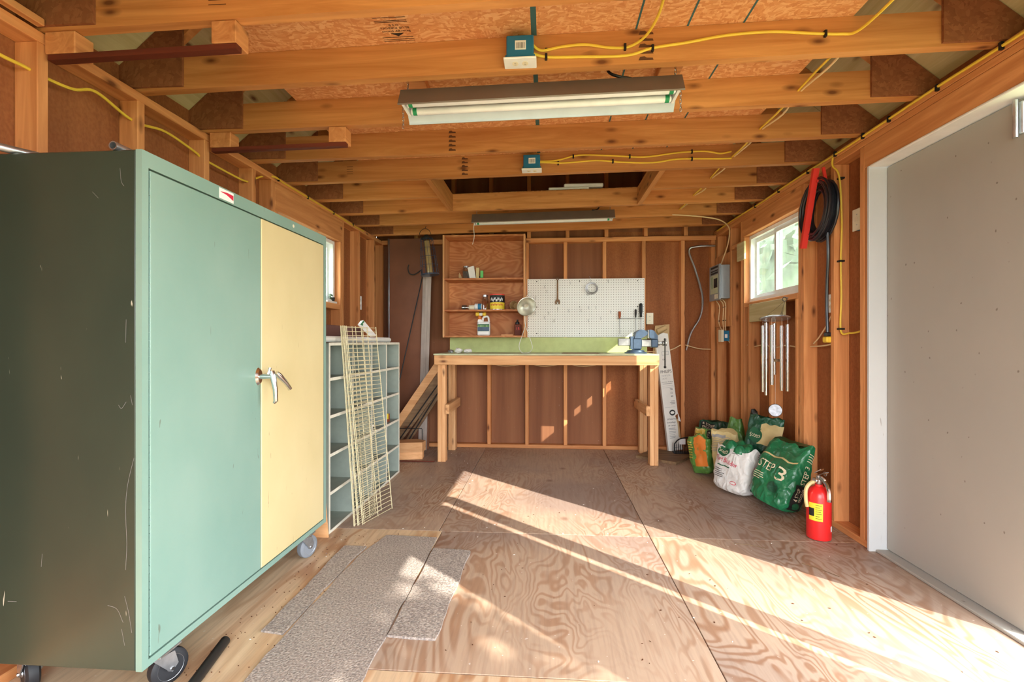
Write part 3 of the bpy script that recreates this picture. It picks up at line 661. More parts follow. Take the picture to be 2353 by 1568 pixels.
# ---- grey pigeonhole unit
cub = thing('pigeonhole_shelf', (-1.435, 3.37, 0), 'grey wooden pigeonhole shelf unit with white edges beside the cabinet', 'shelf')
KX0, KX1 = -1.60, -1.272
cols = [2.705, 3.045, 3.385, 3.705, 4.030]
rows = [0.0, 0.226, 0.452, 0.680, 0.903, 1.112]
MB().box((KX0, 2.70, 0), (KX0 + 0.008, 4.042, 1.126)).build('back_panel', 'cubby_grey', cub)
for i, y in enumerate(cols):
    p_ = MB().box((KX0 + 0.009, y, 0.0), (KX1 - 0.004, y + 0.012, 1.11)).build('divider', 'cubby_grey', cub)
    MB().box((KX1 - 0.0035, y - 0.002, 0.0), (KX1, y + 0.014, 1.126)).build('edge_strip', 'cubby_edge', p_)
for k, z in enumerate(rows):
    for i in range(4):
        p_ = MB().box((KX0 + 0.009, cols[i] + 0.0125, z), (KX1 - 0.004, cols[i + 1] - 0.0005, z + 0.012)).build('shelf', 'cubby_grey', cub)
        MB().box((KX1 - 0.0035, cols[i] + 0.0145, z - 0.002 if k else 0.0), (KX1, cols[i + 1] - 0.0025, z + 0.016)).build('edge_strip', 'cubby_edge', p_)
CT = 1.1285
tag(MB().bbox((-1.59, 2.72, CT), (-1.40, 3.55, CT + 0.115), 0.004).build('flat_box', 'box_brown', origin=(-1.5, 3.1, CT)), 'long dark maroon box lying on the pigeonhole unit', 'box')
t = thing('paper_roll', (-1.34, 3.3, CT), 'off-white paper roll lying along the front of the pigeonhole top', 'paper roll')
MB().lathe([(0.006, 0.0), (0.0195, 0.0), (0.0195, 1.24), (0.006, 1.24)], (-1.335, 2.71, CT + 0.02), (0, 1, 0), 18).build('roll', 'paper', t, smooth=True)
t = thing('plastic_packet', (-1.36, 3.36, CT), 'crumpled green and white packet behind the wire panels', 'packet')
pk = MB(); P = [(-1.30, 3.50, CT + 0.04), (-1.31, 3.43, CT + 0.085), (-1.325, 3.36, CT + 0.125), (-1.33, 3.31, CT + 0.15)]
pk.prism([(-1.305, 3.52, CT + 0.042), (-1.305, 3.44, CT + 0.042), (-1.335, 3.28, CT + 0.125), (-1.335, 3.33, CT + 0.155)], (0.02, 0.006, 0.006)); pk.build('wrapper', 'white', t)
MB().prism([(-1.314, 3.31, CT + 0.118), (-1.315, 3.30, CT + 0.122), (-1.317, 3.28, CT + 0.128), (-1.315, 3.335, CT + 0.158), (-1.315, 3.355, CT + 0.142)], (0.003, 0, 0)).build('green_band', 'bag_green', t)
t = thing('small_box', (-1.36, 3.83, 0.465), 'small open brown carton with a yellow flap in the pigeonhole', 'box')
MB().box((-1.40, 3.77, 0.4655), (-1.31, 3.90, 0.469)).box((-1.40, 3.77, 0.469), (-1.31, 3.773, 0.53)).box((-1.40, 3.897, 0.469), (-1.31, 3.90, 0.53)).box((-1.313, 3.773, 0.469), (-1.31, 3.897, 0.495)).box((-1.40, 3.773, 0.469), (-1.397, 3.897, 0.53)).build('carton', 'redwood_X', t)
MB().prism([(-1.33, 3.755, 0.548), (-1.28, 3.765, 0.548), (-1.28, 3.765, 0.505), (-1.33, 3.765, 0.505)], (0, 0.012, 0)).build('flap', 'yellow', t)
tag(MB().bbox((-1.33, 3.765, 0.6925), (-1.31, 3.785, 0.785)).build('marker_pen', 'black', origin=(-1.32, 3.775, 0.6925)), 'black stick standing in the pigeonhole beside the divider', 'stick')
t = thing('spool', (-1.31, 3.45, 0.4645), 'small white thread spool in the pigeonhole', 'spool')
MB().lathe([(0.024, 0), (0.024, 0.006), (0.013, 0.008), (0.013, 0.036), (0.024, 0.038), (0.024, 0.044)], (-1.31, 3.47, 0.4645), n=16).build('reel', 'white', t, smooth=True)
# ---- wire panels leaning on the pigeonhole unit
def wire_panel(B, w, u, label, nw=0.305, L=1.235, cross=46):
    B, w, u = Vector(B), Vector(w).normalized(), Vector(u).normalized(); nrm = w.cross(u).normalized()
    t = thing('wire_rack', B, label, 'wire rack', 'wire shelf panels leaning on the pigeonholes')
    for k in (0.0, 0.045, 0.5, 1.0):
        p = B + w * nw * k; MB().tube([p, p + u * L], 0.0032 if k in (0, 1) else 0.0026, 6).build('long_wire', 'brass' if False else 'wire_cream', t, smooth=True)
    m = MB()
    for i in range(cross):
        p = B + u * (0.008 + i * (L - 0.016) / (cross - 1)) + nrm * 0.0045; m.tube([p, p + w * nw], 0.0021, 5)
    x = m.build('cross_wires', 'wire_cream', t); x['kind'] = 'stuff'
plain('wire_cream', (214, 202, 164), 0.45, 0.1, 0.15, 30)
WU = Vector((-0.118, 0.015, 1.21))
wire_panel((-1.128, 2.850, 0.004), (0.09, 0.295, 0), WU, 'cream wire shelf panel leaning on the pigeonholes, outermost of its stack')
wire_panel((-1.152, 2.835, 0.004), (0.06, 0.30, 0), WU + Vector((0.008, 0.02, 0)), 'cream wire shelf panel leaning on the pigeonholes, in the middle of its stack', 0.27)
wire_panel((-1.172, 2.825, 0.004), (0.045, 0.30, 0), WU + Vector((0.014, 0.03, 0)), 'cream wire shelf panel leaning on the pigeonholes, against the shelf edges', 0.26)
# thin board behind the cabinet corner
t = thing('plywood_offcut', (-1.40, 2.64, 0), 'thin pale plywood offcut propped between the cabinet and the pigeonhole unit', 'board')
MB().prism([(-1.66, 2.655, 0.001), (-1.255, 2.655, 0.001), (-1.315, 2.672, 0.62), (-1.66, 2.672, 0.62)], (0, 0.008, 0)).build('board', 'bench_X', t)

# ---- workbench
wbn = thing('workbench', (0, 4.70, 0), 'long pine workbench with a green painted top under the pegboard', 'workbench')
MB().bbox((-1.056, 4.385, 1.006), (1.022, 5.018, 1.021), 0.002).build('top', 'bench_top', wbn)
MB().bbox((-1.045, 4.372, 0.918), (1.020, 4.4095, 1.0055)).build('front_rail', 'bench_X', wbn)
MB().bbox((-1.045, 4.985, 0.918), (1.020, 5.022, 1.0055)).build('back_rail', 'bench_X', wbn)
for sx, x in ((-1, -1.022), (1, 0.946)):
    for k in (0, 1):
        xa = x + k * 0.0385
        MB().bbox((xa, 4.411, 0), (xa + 0.0378, 4.50, 1.005)).build('leg', 'bench_Z', wbn, (xa, 4.41, 0))
        MB().bbox((xa, 4.895, 0), (xa + 0.0378, 4.984, 1.005)).build('leg', 'bench_Z', wbn, (xa, 4.93, 0))
    xb = -0.9445 if sx < 0 else 0.9075
    MB().bbox((xb, 4.39, 0.455), (xb + 0.037, 4.985, 0.545)).build('brace', 'bench_Y', wbn, (xb, 4.4, 0.46))
    MB().bbox((xb, 4.411, 0.918), (xb + 0.037, 4.984, 1.005)).build('end_rail', 'bench_Y', wbn, (xb, 4.4, 0.92))
MB().bbox((-1.025, 5.006, 1.0215), (1.045, 5.0285, 1.178), 0.001).build('backsplash', 'green_board', wbn, label='lime green painted backsplash board')

# ---- wall shelf
sh = thing('wall_shelf', (-0.63, 4.90, 1.176), 'open wooden wall shelf box with three bays above the workbench', 'shelf')
for x in (-1.053, -0.228): MB().bbox((x, 4.77, 1.176), (x + 0.018, 5.028, 2.222), 0.002).build('side_panel', 'redpine_Z' if False else 'shelf_side', sh) if False else None
wood('shelf_side', (222, 170, 122), (192, 132, 84), 2, 0.3)
for x in (-1.053, -0.228): MB().bbox((x, 4.77, 1.176), (x + 0.018, 5.028, 2.222), 0.002).build('side_panel', 'shelf_side', sh, (x, 4.8, 1.2))
MB().box((-1.034, 5.020, 1.178), (-0.229, 5.028, 2.220)).build('back_panel', 'shelf_ply', sh)
for z, n_ in ((1.178, 'bottom_board'), (1.442, 'shelf'), (1.762, 'shelf'), (2.202, 'top_board')):
    MB().bbox((-1.0345, 4.77, z), (-0.2285, 5.0195, z + 0.018), 0.002).build(n_, 'shelf_ply', sh, (-0.6, 4.9, z))
Z1, Z2, Z3 = 1.1962, 1.4602, 1.7802

# ---- pegboard and its tools
pg = thing('pegboard', (-0.198, 5.0295, 1.182), 'white perforated pegboard panel above the workbench', 'pegboard')
MB().box((-0.198, 5.0235, 1.182), (1.022, 5.0295, 1.796)).build('panel', 'pegboard', pg)
for x in (-0.1, 0.35, 0.95):
    for z in (1.22, 1.50, 1.77): MB().lathe([(0.006, 0), (0.004, 0.003)], (x, 5.0235, z), (0, -1, 0), 10).build('screw', 'iron', pg)
PY = 5.0235
PEGS = [(-0.055, 1.794), (0.644, 1.763), (0.847, 1.766), (-0.016, 1.714), (0.007, 1.664), (0.251, 1.752), (0.236, 1.46), (0.029, 1.436), (-0.016, 1.387), (0.083, 1.357), (0.363, 1.464), (0.442, 1.494), (0.517, 1.493), (0.668, 1.448), (0.568, 1.38), (0.44, 1.356), (-0.117, 1.442), (0.121, 1.479), (-0.107, 1.601)]
hk = MB().tube(cr([(0, -0.001, 0.012), (0, -0.012, 0.010), (0, -0.03, -0.012), (0, -0.036, -0.02), (0, -0.04, -0.004)], 3), 0.0024, 6).build('peg_hook', 'steel', None, (0, 0, 0), smooth=True)
tag(hk, 'small bent wire hook on the white pegboard', 'hook', 'empty wire hooks on the pegboard')
for i, (x, z) in enumerate(PEGS):
    o = hk if i == 0 else dup(hk, (0, 0, 0)); o.location = (x, PY, z); o['_o'] = (x, PY, z)
    own = {0: 'wire hook on the pegboard top edge between the wall shelf and the wrench', 1: 'wire hook at the pegboard top edge next after the wire coil', 2: 'wire hook at the pegboard top edge above the screwdrivers', 3: 'wire hook beside the upper half of the wrench shank', 4: 'wire hook beside the middle of the wrench shank', 5: 'wire hook between the wrench and the wire coil', 13: 'wire hook closest to the red-handled screwdriver', 16: 'wire hook beside the clamp lamp rim', 17: 'wire hook right below the wrench jaw', 18: 'wire hook just above the clamp lamp'}
    o['label'] = own.get(i, 'small bent wire hook on the bare lower half of the pegboard')
t = thing('wrench', (0.12, PY, 1.53), 'long dark open-end wrench hanging on the pegboard', 'wrench')
MB().prism([(0.111, PY - 0.012, 1.57), (0.129, PY - 0.012, 1.57), (0.127, PY - 0.012, 1.785), (0.113, PY - 0.012, 1.785)], (0, 0.007, 0)).build('shank', 'rust_brown', t)
MB().prism([(0.120 + q * math.cos(a), PY - 0.014, 1.552 + q * math.sin(a)) for a, q in ((-2.0, 0.030), (-2.3, 0.031), (PI, 0.028), (2.2, 0.03), (1.57, 0.03), (0.9, 0.03), (0.0, 0.028), (-0.8, 0.031), (-1.1, 0.030), (-1.2, 0.014), (-0.2, 0.010), (1.57, 0.006), (-2.9, 0.010), (-1.95, 0.014))], (0, 0.010, 0)).build('jaw', 'rust_brown', t)
MB().ring((0.120, PY - 0.009, 1.795), (0, 1, 0), 0.012, 0.004, 16).build('eye', 'rust_brown', t, smooth=True)
t = thing('wire_coil', (0.47, PY, 1.69), 'coil of grey wire hanging on the pegboard', 'wire coil')
m = MB(); random.seed(2)
for i in range(6): m.ring((0.475 + random.uniform(-0.006, 0.006), PY - 0.010 - 0.004 * i, 1.692 + random.uniform(-0.006, 0.006)), (0.05 * random.uniform(-1, 1), 1, 0), 0.055 + random.uniform(-0.007, 0.008), 0.0026, 28, 5)
m.build('loops', 'steel', t, smooth=True)
MB().tube(cr([(0.43, PY - 0.012, 1.655), (0.43, PY - 0.014, 1.62), (0.455, PY - 0.016, 1.635), (0.45, PY - 0.012, 1.66)], 4), 0.002, 5).build('loose_end', 'steel', t, smooth=True)
MB().tube(cr([(0.47, PY - 0.012, 1.75), (0.46, PY - 0.03, 1.79), (0.45, PY - 0.03, 1.815)], 4), 0.002, 5).build('loose_end', 'steel', t, smooth=True)
t = thing('tool_rack', (0.86, PY, 1.372), 'thin wire tool rack on the pegboard holding three screwdrivers', 'rack')
m = MB().tube([(0.742, PY - 0.03, 1.374), (0.995, PY - 0.03, 1.374)], 0.002, 6).tube([(0.742, PY - 0.002, 1.374), (0.995, PY - 0.002, 1.374)], 0.002, 6)
for i in range(9): x = 0.745 + i * 0.031; m.tube(cr([(x, PY - 0.002, 1.374), (x, PY - 0.03, 1.373), (x, PY - 0.034, 1.366)], 2), 0.0016, 5)
m.build('wires', 'steel', t, smooth=True)
def driver(x, z_top, hl, bl, r, hm, label):
    t = thing('screwdriver', (x, PY - 0.016, z_top - hl - bl), label, 'screwdriver')
    MB().lathe([(r * 0.55, 0), (r * 0.8, 0.004), (r * 0.7, hl * 0.2), (r, hl * 0.4), (r, hl * 0.9), (r * 0.6, hl)], (x, PY - 0.016, z_top - hl), n=10).build('handle', hm, t, smooth=True)
    MB().tube([(x, PY - 0.016, z_top - hl), (x + 0.002, PY - 0.016, z_top - hl - bl)], 0.003, 8).build('blade', 'steel', t, smooth=True)
driver(0.763, 1.449, 0.075, 0.16, 0.014, 'redwood_Z', 'screwdriver with a worn red handle in the wire rack')
driver(0.928, 1.470, 0.085, 0.18, 0.010, 'ink', 'slim screwdriver with a dark grey handle in the wire rack')
driver(0.981, 1.533, 0.145, 0.15, 0.017, 'black', 'big screwdriver with a fat black handle in the wire rack')

# ---- bench vise
vi = thing('bench_vise', (0.86, 4.62, 1.021), 'blue-grey cast iron bench vise bolted to the right end of the workbench', 'vise')
MB().lathe([(0.105, 0.0), (0.105, 0.012), (0.085, 0.016), (0.078, 0.030), (0.062, 0.034)], (0.855, 4.62, 1.0212), n=28).build('swivel_base', 'vise_blue', vi, smooth=True)
MB().bbox((0.815, 4.57, 1.056), (0.905, 4.67, 1.172), 0.012).build('body', 'vise_blue', vi)
MB().prism([(0.800, 4.575, 1.06), (0.835, 4.575, 1.06), (0.835, 4.575, 1.185), (0.800, 4.575, 1.185)], (0, 0.09, 0)).build('fixed_face', 'vise_blue', vi)
MB().bbox((0.688, 4.592, 1.094), (0.800, 4.648, 1.166), 0.004).build('slide_bar', 'vise_grey', vi)
MB().bbox((0.905, 4.595, 1.085), (1.02, 4.645, 1.155), 0.006).build('slide', 'vise_grey', vi)
jw = MB().prism([(0.835, 4.56, 1.165), (0.90, 4.56, 1.165), (0.955, 4.56, 1.20), (0.958, 4.56, 1.222), (0.925, 4.56, 1.246), (0.885, 4.56, 1.248), (0.850, 4.56, 1.225)], (0, 0.12, 0)).build('anvil_jaw', 'vise_blue', vi)
MB().bbox((0.958, 4.56, 1.165), (0.968, 4.68, 1.246), 0.002).build('jaw_plate', 'vise_grey', jw)
mj = MB().bbox((0.995, 4.572, 1.078), (1.058, 4.668, 1.160), 0.008).prism([(0.972, 4.56, 1.178), (0.985, 4.56, 1.165), (1.05, 4.56, 1.158), (1.05, 4.56, 1.190), (1.02, 4.56, 1.235), (0.990, 4.56, 1.248), (0.972, 4.56, 1.246)], (0, 0.12, 0)).build('moving_jaw', 'vise_blue', vi)
MB().lathe([(0.02, 0), (0.022, 0.02), (0.014, 0.03), (0.014, 0.045), (0.024, 0.05), (0.024, 0.085), (0.016, 0.09)], (1.058, 4.62, 1.118), (1, 0, 0), 18).build('screw', 'vise_grey', vi, smooth=True)
hb = MB().tube([(1.125, 4.594, 1.155), (1.125, 4.594, 0.895)], 0.0065, 10).build('handle_bar', 'iron', vi, smooth=True)
for z in (1.155, 0.892): MB().lathe([(0.004, -0.012), (0.010, -0.009), (0.012, 0), (0.010, 0.009), (0.004, 0.012)], (1.125, 4.594, z), n=12).build('knob', 'iron', hb, smooth=True)
for a in (0.8, 2.4, 3.9, 5.5): MB().lathe([(0.010, 0), (0.010, 0.008)], (0.855 + 0.092 * math.cos(a), 4.62 + 0.092 * math.sin(a), 1.033), n=6).build('bolt', 'iron', vi)

# ================================================================== LIGHTS ON THE CEILING
def shop_light(yc, x0, x1, zc, label, near_green):
    """two-tube hanging shop light; zc: height of the tubes at x = 0"""
    dz = 0.0152
    def P(x, y, z): return (x, yc + y, zc + dz * x + z)
    t = thing('shop_light', (0.5 * (x0 + x1), yc, zc), label, 'shop light')
    def ext(poly, name, mat, par=t, xa=x0, xb=x1, sm=False):
        return MB().prism([P(xa, y, z) for y, z in poly], Vector((xb - xa, 0, dz * (xb - xa)))).build(name, mat, par, smooth=sm)
    fz = -0.030 if near_green else -0.004
    ext([(-0.040, 0.030), (0.040, 0.030), (0.040, 0.062), (-0.040, 0.062)], 'ballast_housing', 'fixture')
    ext([(-0.0405, 0.061), (-0.0405, 0.030), (-0.083, -0.020), (-0.088, -0.026), (-0.090, -0.020), (-0.046, 0.061)], 'reflector', 'fixture')
    ext([(0.0405, 0.061), (0.046, 0.061), (0.092, fz + 0.008), (0.092, fz), (0.088, fz), (0.086, fz + 0.008), (0.0405, 0.030)], 'reflector', 'fixture_in')
    for sy in (-0.036, 0.036):
        tb = MB().lathe([(0.012, 0), (0.0165, 0.006), (0.0165, x1 - x0 - 0.056), (0.012, x1 - x0 - 0.05)], P(x0 + 0.025, sy, 0.004), (1, 0, dz), 16).build('tube', 'tube_white', t, smooth=True)
        for xa, xb in ((x0 + 0.034, x0 + 0.052), (x1 - 0.052, x1 - 0.034)):
            MB().lathe([(0.0170, 0), (0.0170, xb - xa)], P(xa, sy, 0.004), (1, 0, dz), 16).build('green_band', 'cap_green', tb, smooth=True)
    for x in (x0 + 0.004, x1 - 0.018): ext([(-0.064, -0.004), (0.064, -0.004), (0.040, 0.0295), (-0.040, 0.0295)], 'end_cap', 'white', t, x, x + 0.012)
    return t, P
def chain(p0, p1, name, parent):
    p0, p1 = Vector(p0), Vector(p1); n = max(2, int((p1 - p0).length / 0.016)); d = (p1 - p0).normalized()
    m = MB()
    for i in range(n):
        c = p0 + (p1 - p0) * ((i + 0.5) / n); nn = d.orthogonal() if i % 2 else d.cross(d.orthogonal())
        a = d; b = nn.cross(d).normalized()
        m.tube([c + a * 0.011 * math.cos(q) + b * 0.0045 * math.sin(q) for q in [2 * PI * k / 8 for k in range(9)]], 0.0014, 4, False)
    o = m.build(name, 'steel', parent); o['kind'] = 'stuff'
t, P = shop_light(2.07, -0.632, 0.566, 2.178, 'white two-tube fluorescent shop light hanging by chains under the joists', True)
for x, sx in ((-0.607, -1), (0.545, 1)):
    chain(P(x, -0.02, 0.062), (x, 2.05, zt(x) + 0.10), 'chain', t)
    chain(P(x + sx * 0.027, 0.0, 0.03), P(x + sx * 0.027, 0.0, -0.085 if sx < 0 else -0.07), 'chain', t)
MB().tube(cr([P(0.36, -0.03, 0.064), P(0.30, -0.035, 0.075), P(0.265, -0.02, 0.105), P(0.262, 0.0, 0.16), P(0.262, 0.02, 0.2)], 5), 0.006, 8).build('cord', 'black', t, smooth=True)
t, P = shop_light(4.215, -0.655, 0.592, 2.212, 'narrow dark-looking shop light hanging near the back wall above the bench', False)
for x in (-0.62, 0.56): chain(P(x, 0.0, 0.062), (x, 4.215, zt(x) + 0.136), 'chain', t)
MB().tube(cr([P(0.40, -0.058, 0.06), P(0.43, -0.03, 0.066), P(0.46, 0.0, 0.09), P(0.47, 0.0, 0.13)], 5), 0.006, 8).build('cord', 'black', t, smooth=True)
MB().tube(cr([P(-0.64, -0.02, -0.01), P(-0.645, -0.02, -0.06), P(-0.64, -0.02, -0.13), P(-0.655, -0.02, -0.20)], 5), 0.0025, 6).build('pull_cord', 'cord_white', t, smooth=True)
# wires and ceiling outlets
def outlet_face(par, o, u, v, n):
    """two receptacles on a plate centred at o"""
    o, u, v, n = map(Vector, (o, u, v, n))
    for s_ in (-1, 1):
        c = o + u * 0.020 * s_
        r = MB().add([c + n * 0.0012 + u * 0.013 * math.cos(a) + v * 0.015 * math.sin(a) for a in [2 * PI * i / 12 for i in range(12)]] + [c + u * 0.013 * math.cos(a) + v * 0.015 * math.sin(a) for a in [2 * PI * i / 12 for i in range(12)]], [tuple(range(12))] + [(i, (i + 1) % 12, 12 + (i + 1) % 12, 12 + i) for i in range(12)]).build('receptacle', 'almond', par)
        m = MB()
        for q in (-0.006, 0.006): m.add([c + n * 0.0016 + v * (q + a) + u * b for a, b in ((-0.0012, -0.004), (0.0012, -0.004), (0.0012, 0.004), (-0.0012, 0.004))], [(0, 1, 2, 3)])
        x = m.build('slots', 'black', r); x['kind'] = 'stuff'
def ceiling_box(x, y, label):
    z = zt(x) + 0.002
    t = thing('ceiling_outlet', (x, y, z), label, 'outlet')
    MB().bbox((x - 0.055, y - 0.062, z + 0.012), (x + 0.055, y - 0.001, z + 0.105), 0.004).build('metal_box', 'blue_box', t)
    lb = MB().box((x - 0.020, y - 0.0628, z + 0.045), (x + 0.024, y - 0.0622, z + 0.082)).build('paper_label', 'white', t)
    m = MB()
    for i in range(7): m.box((x - 0.014 + i * 0.005, y - 0.0634, z + 0.050), (x - 0.012 + i * 0.005, y - 0.0630, z + 0.074))
    q = m.build('bar_code', 'ink', lb); q['kind'] = 'stuff'
    pl = MB().bbox((x - 0.066, y - 0.075, z + 0.003), (x + 0.066, y - 0.0005, z + 0.011), 0.002).build('cover_plate', 'white', t)
    outlet_face(pl, (x, y - 0.038, z + 0.0028), (1, 0, 0), (0, 1, 0), (0, 0, -1))
    for sx in (-1, 1): MB().bbox((x + sx * 0.056 - 0.004, y - 0.055, z + 0.02), (x + sx * 0.056 + 0.004, y - 0.045, z + 0.03), 0.001).build('ear', 'blue_box', t)
ceiling_box(-0.105, JY[7] - 0.0005, 'blue junction box with white duplex outlet on the joist before the hanging light')
ceiling_box(-0.095, JY[10] - 0.0005, 'blue junction box with white duplex outlet on the joist at the hatch')
def cable(name, pts, r, mat, label, staples=(), n=6, stm='black'):
    t = thing(name, pts[0], label, 'cable')
    MB().tube(cr(pts, n), r, 7).build('sheath', mat, t, smooth=True)
    for p, sz in staples: MB().bbox(tuple(Vector(p) - Vector(sz) / 2), tuple(Vector(p) + Vector(sz) / 2), 0.001).build('staple', stm, t)
    return t
y2 = JY[7] - 0.006; y5_ = JY[10] - 0.006
Z2a = [(-0.071, 2.327), (-0.009, 2.307), (0.133, 2.3), (0.325, 2.297), (0.429, 2.323), (0.566, 2.339), (0.702, 2.359), (0.837, 2.367), (0.936, 2.365), (1.052, 2.353), (1.158, 2.346)]
SV, SH = (0.010, 0.012, 0.026), (0.026, 0.012, 0.010)
cable('yellow_cable', [(x - 0.02 if i == 0 else x, y2 if i else y2 - 0.02, z) for i, (x, z) in enumerate(Z2a)] + [(1.20, y2 - 0.03, 2.335), (1.21, 1.80, 2.33), (1.215, 1.60, 2.34), (1.21, 1.2, 2.34)], 0.0055, 'yellow_cable', 'yellow cable stapled along the joist to the right of the nearest outlet box', [((0.43, y2, 2.323), SV), ((1.10, y2, 2.35), SV), ((0.0, y2, 2.306), SV)])
cable('yellow_cable', [(-0.06, y2 - 0.02, 2.35), (-0.02, y2 - 0.004, 2.33), (0.062, y2, 2.344), (0.159, y2, 2.349), (0.256, y2, 2.332), (0.334, y2, 2.332), (0.39, y2 - 0.05, 2.34), (0.415, 1.80, 2.345), (0.41, 1.66, 2.34), (0.40, 1.45, 2.34)], 0.0055, 'yellow_cable', 'yellow cable curling off the nearest outlet box toward the next joist', [((0.32, y2, 2.332), SV), ((-0.0, y2 + 0.001, 2.336), (0.01, 0.008, 0.012))])
Z5a = [(-0.043, 2.331), (0.072, 2.343), (0.216, 2.373), (0.416, 2.365), (0.641, 2.35), (0.865, 2.372), (1.031, 2.376), (1.128, 2.359), (1.2, 2.37)]
Z5b = [(-0.043, 2.325), (0.13, 2.325), (0.33, 2.335), (0.501, 2.319), (0.698, 2.311), (0.865, 2.33), (1.114, 2.325), (1.20, 2.325)]
cable('yellow_cable', [(x, y5_ - (0.02 if i == 0 else 0), z) for i, (x, z) in enumerate(Z5a)], 0.0055, 'yellow_cable', 'upper yellow cable stapled along the joist at the hatch', [((x, y5_, z), SV) for x, z in ((0.18, 2.366), (0.55, 2.356), (0.95, 2.376))])
cable('yellow_cable', [(x, y5_ - (0.02 if i == 0 else 0), z) for i, (x, z) in enumerate(Z5b)], 0.0055, 'yellow_cable', 'lower yellow cable stapled along the joist at the hatch', [((x, y5_, z), SV) for x, z in ((0.08, 2.324), (0.44, 2.327), (0.95, 2.329))])
def run(xo, label):
    pts = []
    for k in range(7, 14):
        y = JY[k]; pts += [(1.212 + xo, y + 0.019, 2.338), (1.214 + xo * 2.2, y + 0.2, 2.33 + 0.01 * math.sin(k * 2.1 + xo * 90))]
    cable('yellow_cable', pts, 0.005, 'white_cable' if xo > 0 else 'yellow_cable', label, n=4)
run(-0.006, 'yellow cable threaded through the holes bored in the joists'); run(0.008, 'pale cable threaded through the holes bored in the joists')
LP = [(1.25, 2.10), (1.434, 2.087), (1.522, 2.09), (1.591, 2.089), (1.695, 2.102), (1.784, 2.14), (1.92, 2.109), (1.996, 2.106), (2.138, 2.134), (2.323, 2.115), (2.402, 2.1), (2.726, 2.101), (2.811, 2.138), (2.92, 2.195)]
cable('yellow_cable', [(-1.81, y, z) for y, z in LP] + [(-1.773, 2.99, 2.212), (-1.773, 3.10, 2.209), (-1.773, 3.45, 2.21), (-1.773, 3.9, 2.21), (-1.773, 4.2, 2.205), (-1.773, 4.5, 2.21)], 0.006, 'yellow_cable', 'yellow cable threaded through the studs high on the left wall', [((-1.772, y, 2.2105), (0.012, 0.010, 0.024)) for y in (3.03, 3.42, 3.85, 4.25)])
RP = [(1.742, 0.9 + i * 0.34, 2.268 + 0.004 * math.sin(i * 1.9)) for i in range(13)]
cable('yellow_cable', RP, 0.0065, 'yellow_cable', 'yellow cable stapled along the top plate of the right wall', [((1.742, y, 2.268), (0.014, 0.012, 0.03)) for y in (1.95, 2.25, 2.55, 2.75, 3.0, 3.3, 3.7, 4.1)])
cable('yellow_cable', [(1.735, 3.012, 2.25), (1.735, 3.012, 2.20), (1.76, 2.99, 2.126), (1.78, 3.0, 1.867), (1.775, 3.0, 1.613), (1.778, 3.0, 1.406), (1.775, 3.0, 1.199), (1.79, 2.94, 1.184), (1.79, 2.86, 1.19), (1.79, 2.795, 1.206)], 0.0055, 'yellow_cable', 'yellow cable dropping down the stud beside the coiled cord', [((1.776, 3.001, z), (0.03, 0.03, 0.010)) for z in (2.12, 1.62, 1.21)])
cable('white_cable', [(1.04, 5.0, 1.03), (1.20, 5.02, 1.03), (1.304, 5.022, 1.055), (1.39, 5.024, 1.1)], 0.005, 'white_cable', 'pale cable running from the bench end to the back wall stud')
cable('white_cable', [(1.437, 5.025, 1.1), (1.52, 5.025, 1.075), (1.593, 5.025, 1.06), (1.69, 5.025, 1.056)], 0.005, 'white_cable', 'pale cable sagging across the right corner bay of the back wall')
for i, (xa, xb) in enumerate(((-0.59, -0.225), (-0.18, 0.18), (0.225, 0.588))):
    cable('white_cable', [(xa, 5.06, 0.90), (xa + 0.12, 5.05, 0.875), (xa + 0.25, 5.05, 0.88), (xb, 5.06, 0.90)], 0.004, 'white_cable', ('pale cable sagging between studs under the left half of the workbench', 'pale cable sagging between studs under the middle of the workbench', 'pale cable sagging between studs under the right half of the workbench')[i])
cable('grey_conduit', [(1.727, 5.0, 2.118), (1.561, 5.015, 2.116), (1.474, 5.03, 2.077), (1.539, 5.03, 1.875), (1.609, 5.03, 1.606), (1.592, 5.03, 1.405), (1.496, 5.03, 1.226), (1.452, 5.05, 1.047)], 0.011, 'steel', 'thick grey power cable bowing across the corner bay', n=8)
cable('white_cable', [(1.705, 4.90, 1.545), (1.722, 4.86, 1.478), (1.722, 4.88, 1.334), (1.727, 4.80, 1.243), (1.76, 4.69, 1.177)], 0.0045, 'white_cable', 'pale cable leaving the breaker panel toward the blue box', [((1.722, 4.87, z), (0.008, 0.016, 0.008)) for z in (1.47, 1.34)])
cable('white_cable', [(1.705, 4.80, 1.545), (1.722, 4.757, 1.488), (1.722, 4.768, 1.327), (1.727, 4.73, 1.20), (1.76, 4.69, 1.12)], 0.0045, 'white_cable', 'pale cable leaving the middle of the breaker panel', [((1.722, 4.76, z), (0.008, 0.016, 0.008)) for z in (1.47, 1.34)])
cable('white_cable', [(1.705, 4.74, 1.545), (1.722, 4.70, 1.49), (1.722, 4.71, 1.327), (1.727, 4.70, 1.22), (1.76, 4.685, 1.14)], 0.0045, 'white_cable', 'pale cable leaving the near side of the breaker panel', [((1.722, 4.705, z), (0.008, 0.016, 0.008)) for z in (1.47, 1.34)])
cable('white_cable', [(1.14, JY[13] - 0.01, 2.285), (1.352, JY[13] - 0.03, 2.262), (1.543, 4.42, 2.245), (1.66, 4.52, 2.225), (1.715, 4.58, 2.176), (1.715, 4.62, 2.06), (1.70, 4.68, 1.953), (1.69, 4.74, 1.875)], 0.0055, 'white_cable', 'pale cable dropping from the joists into the top of the breaker panel', n=8)
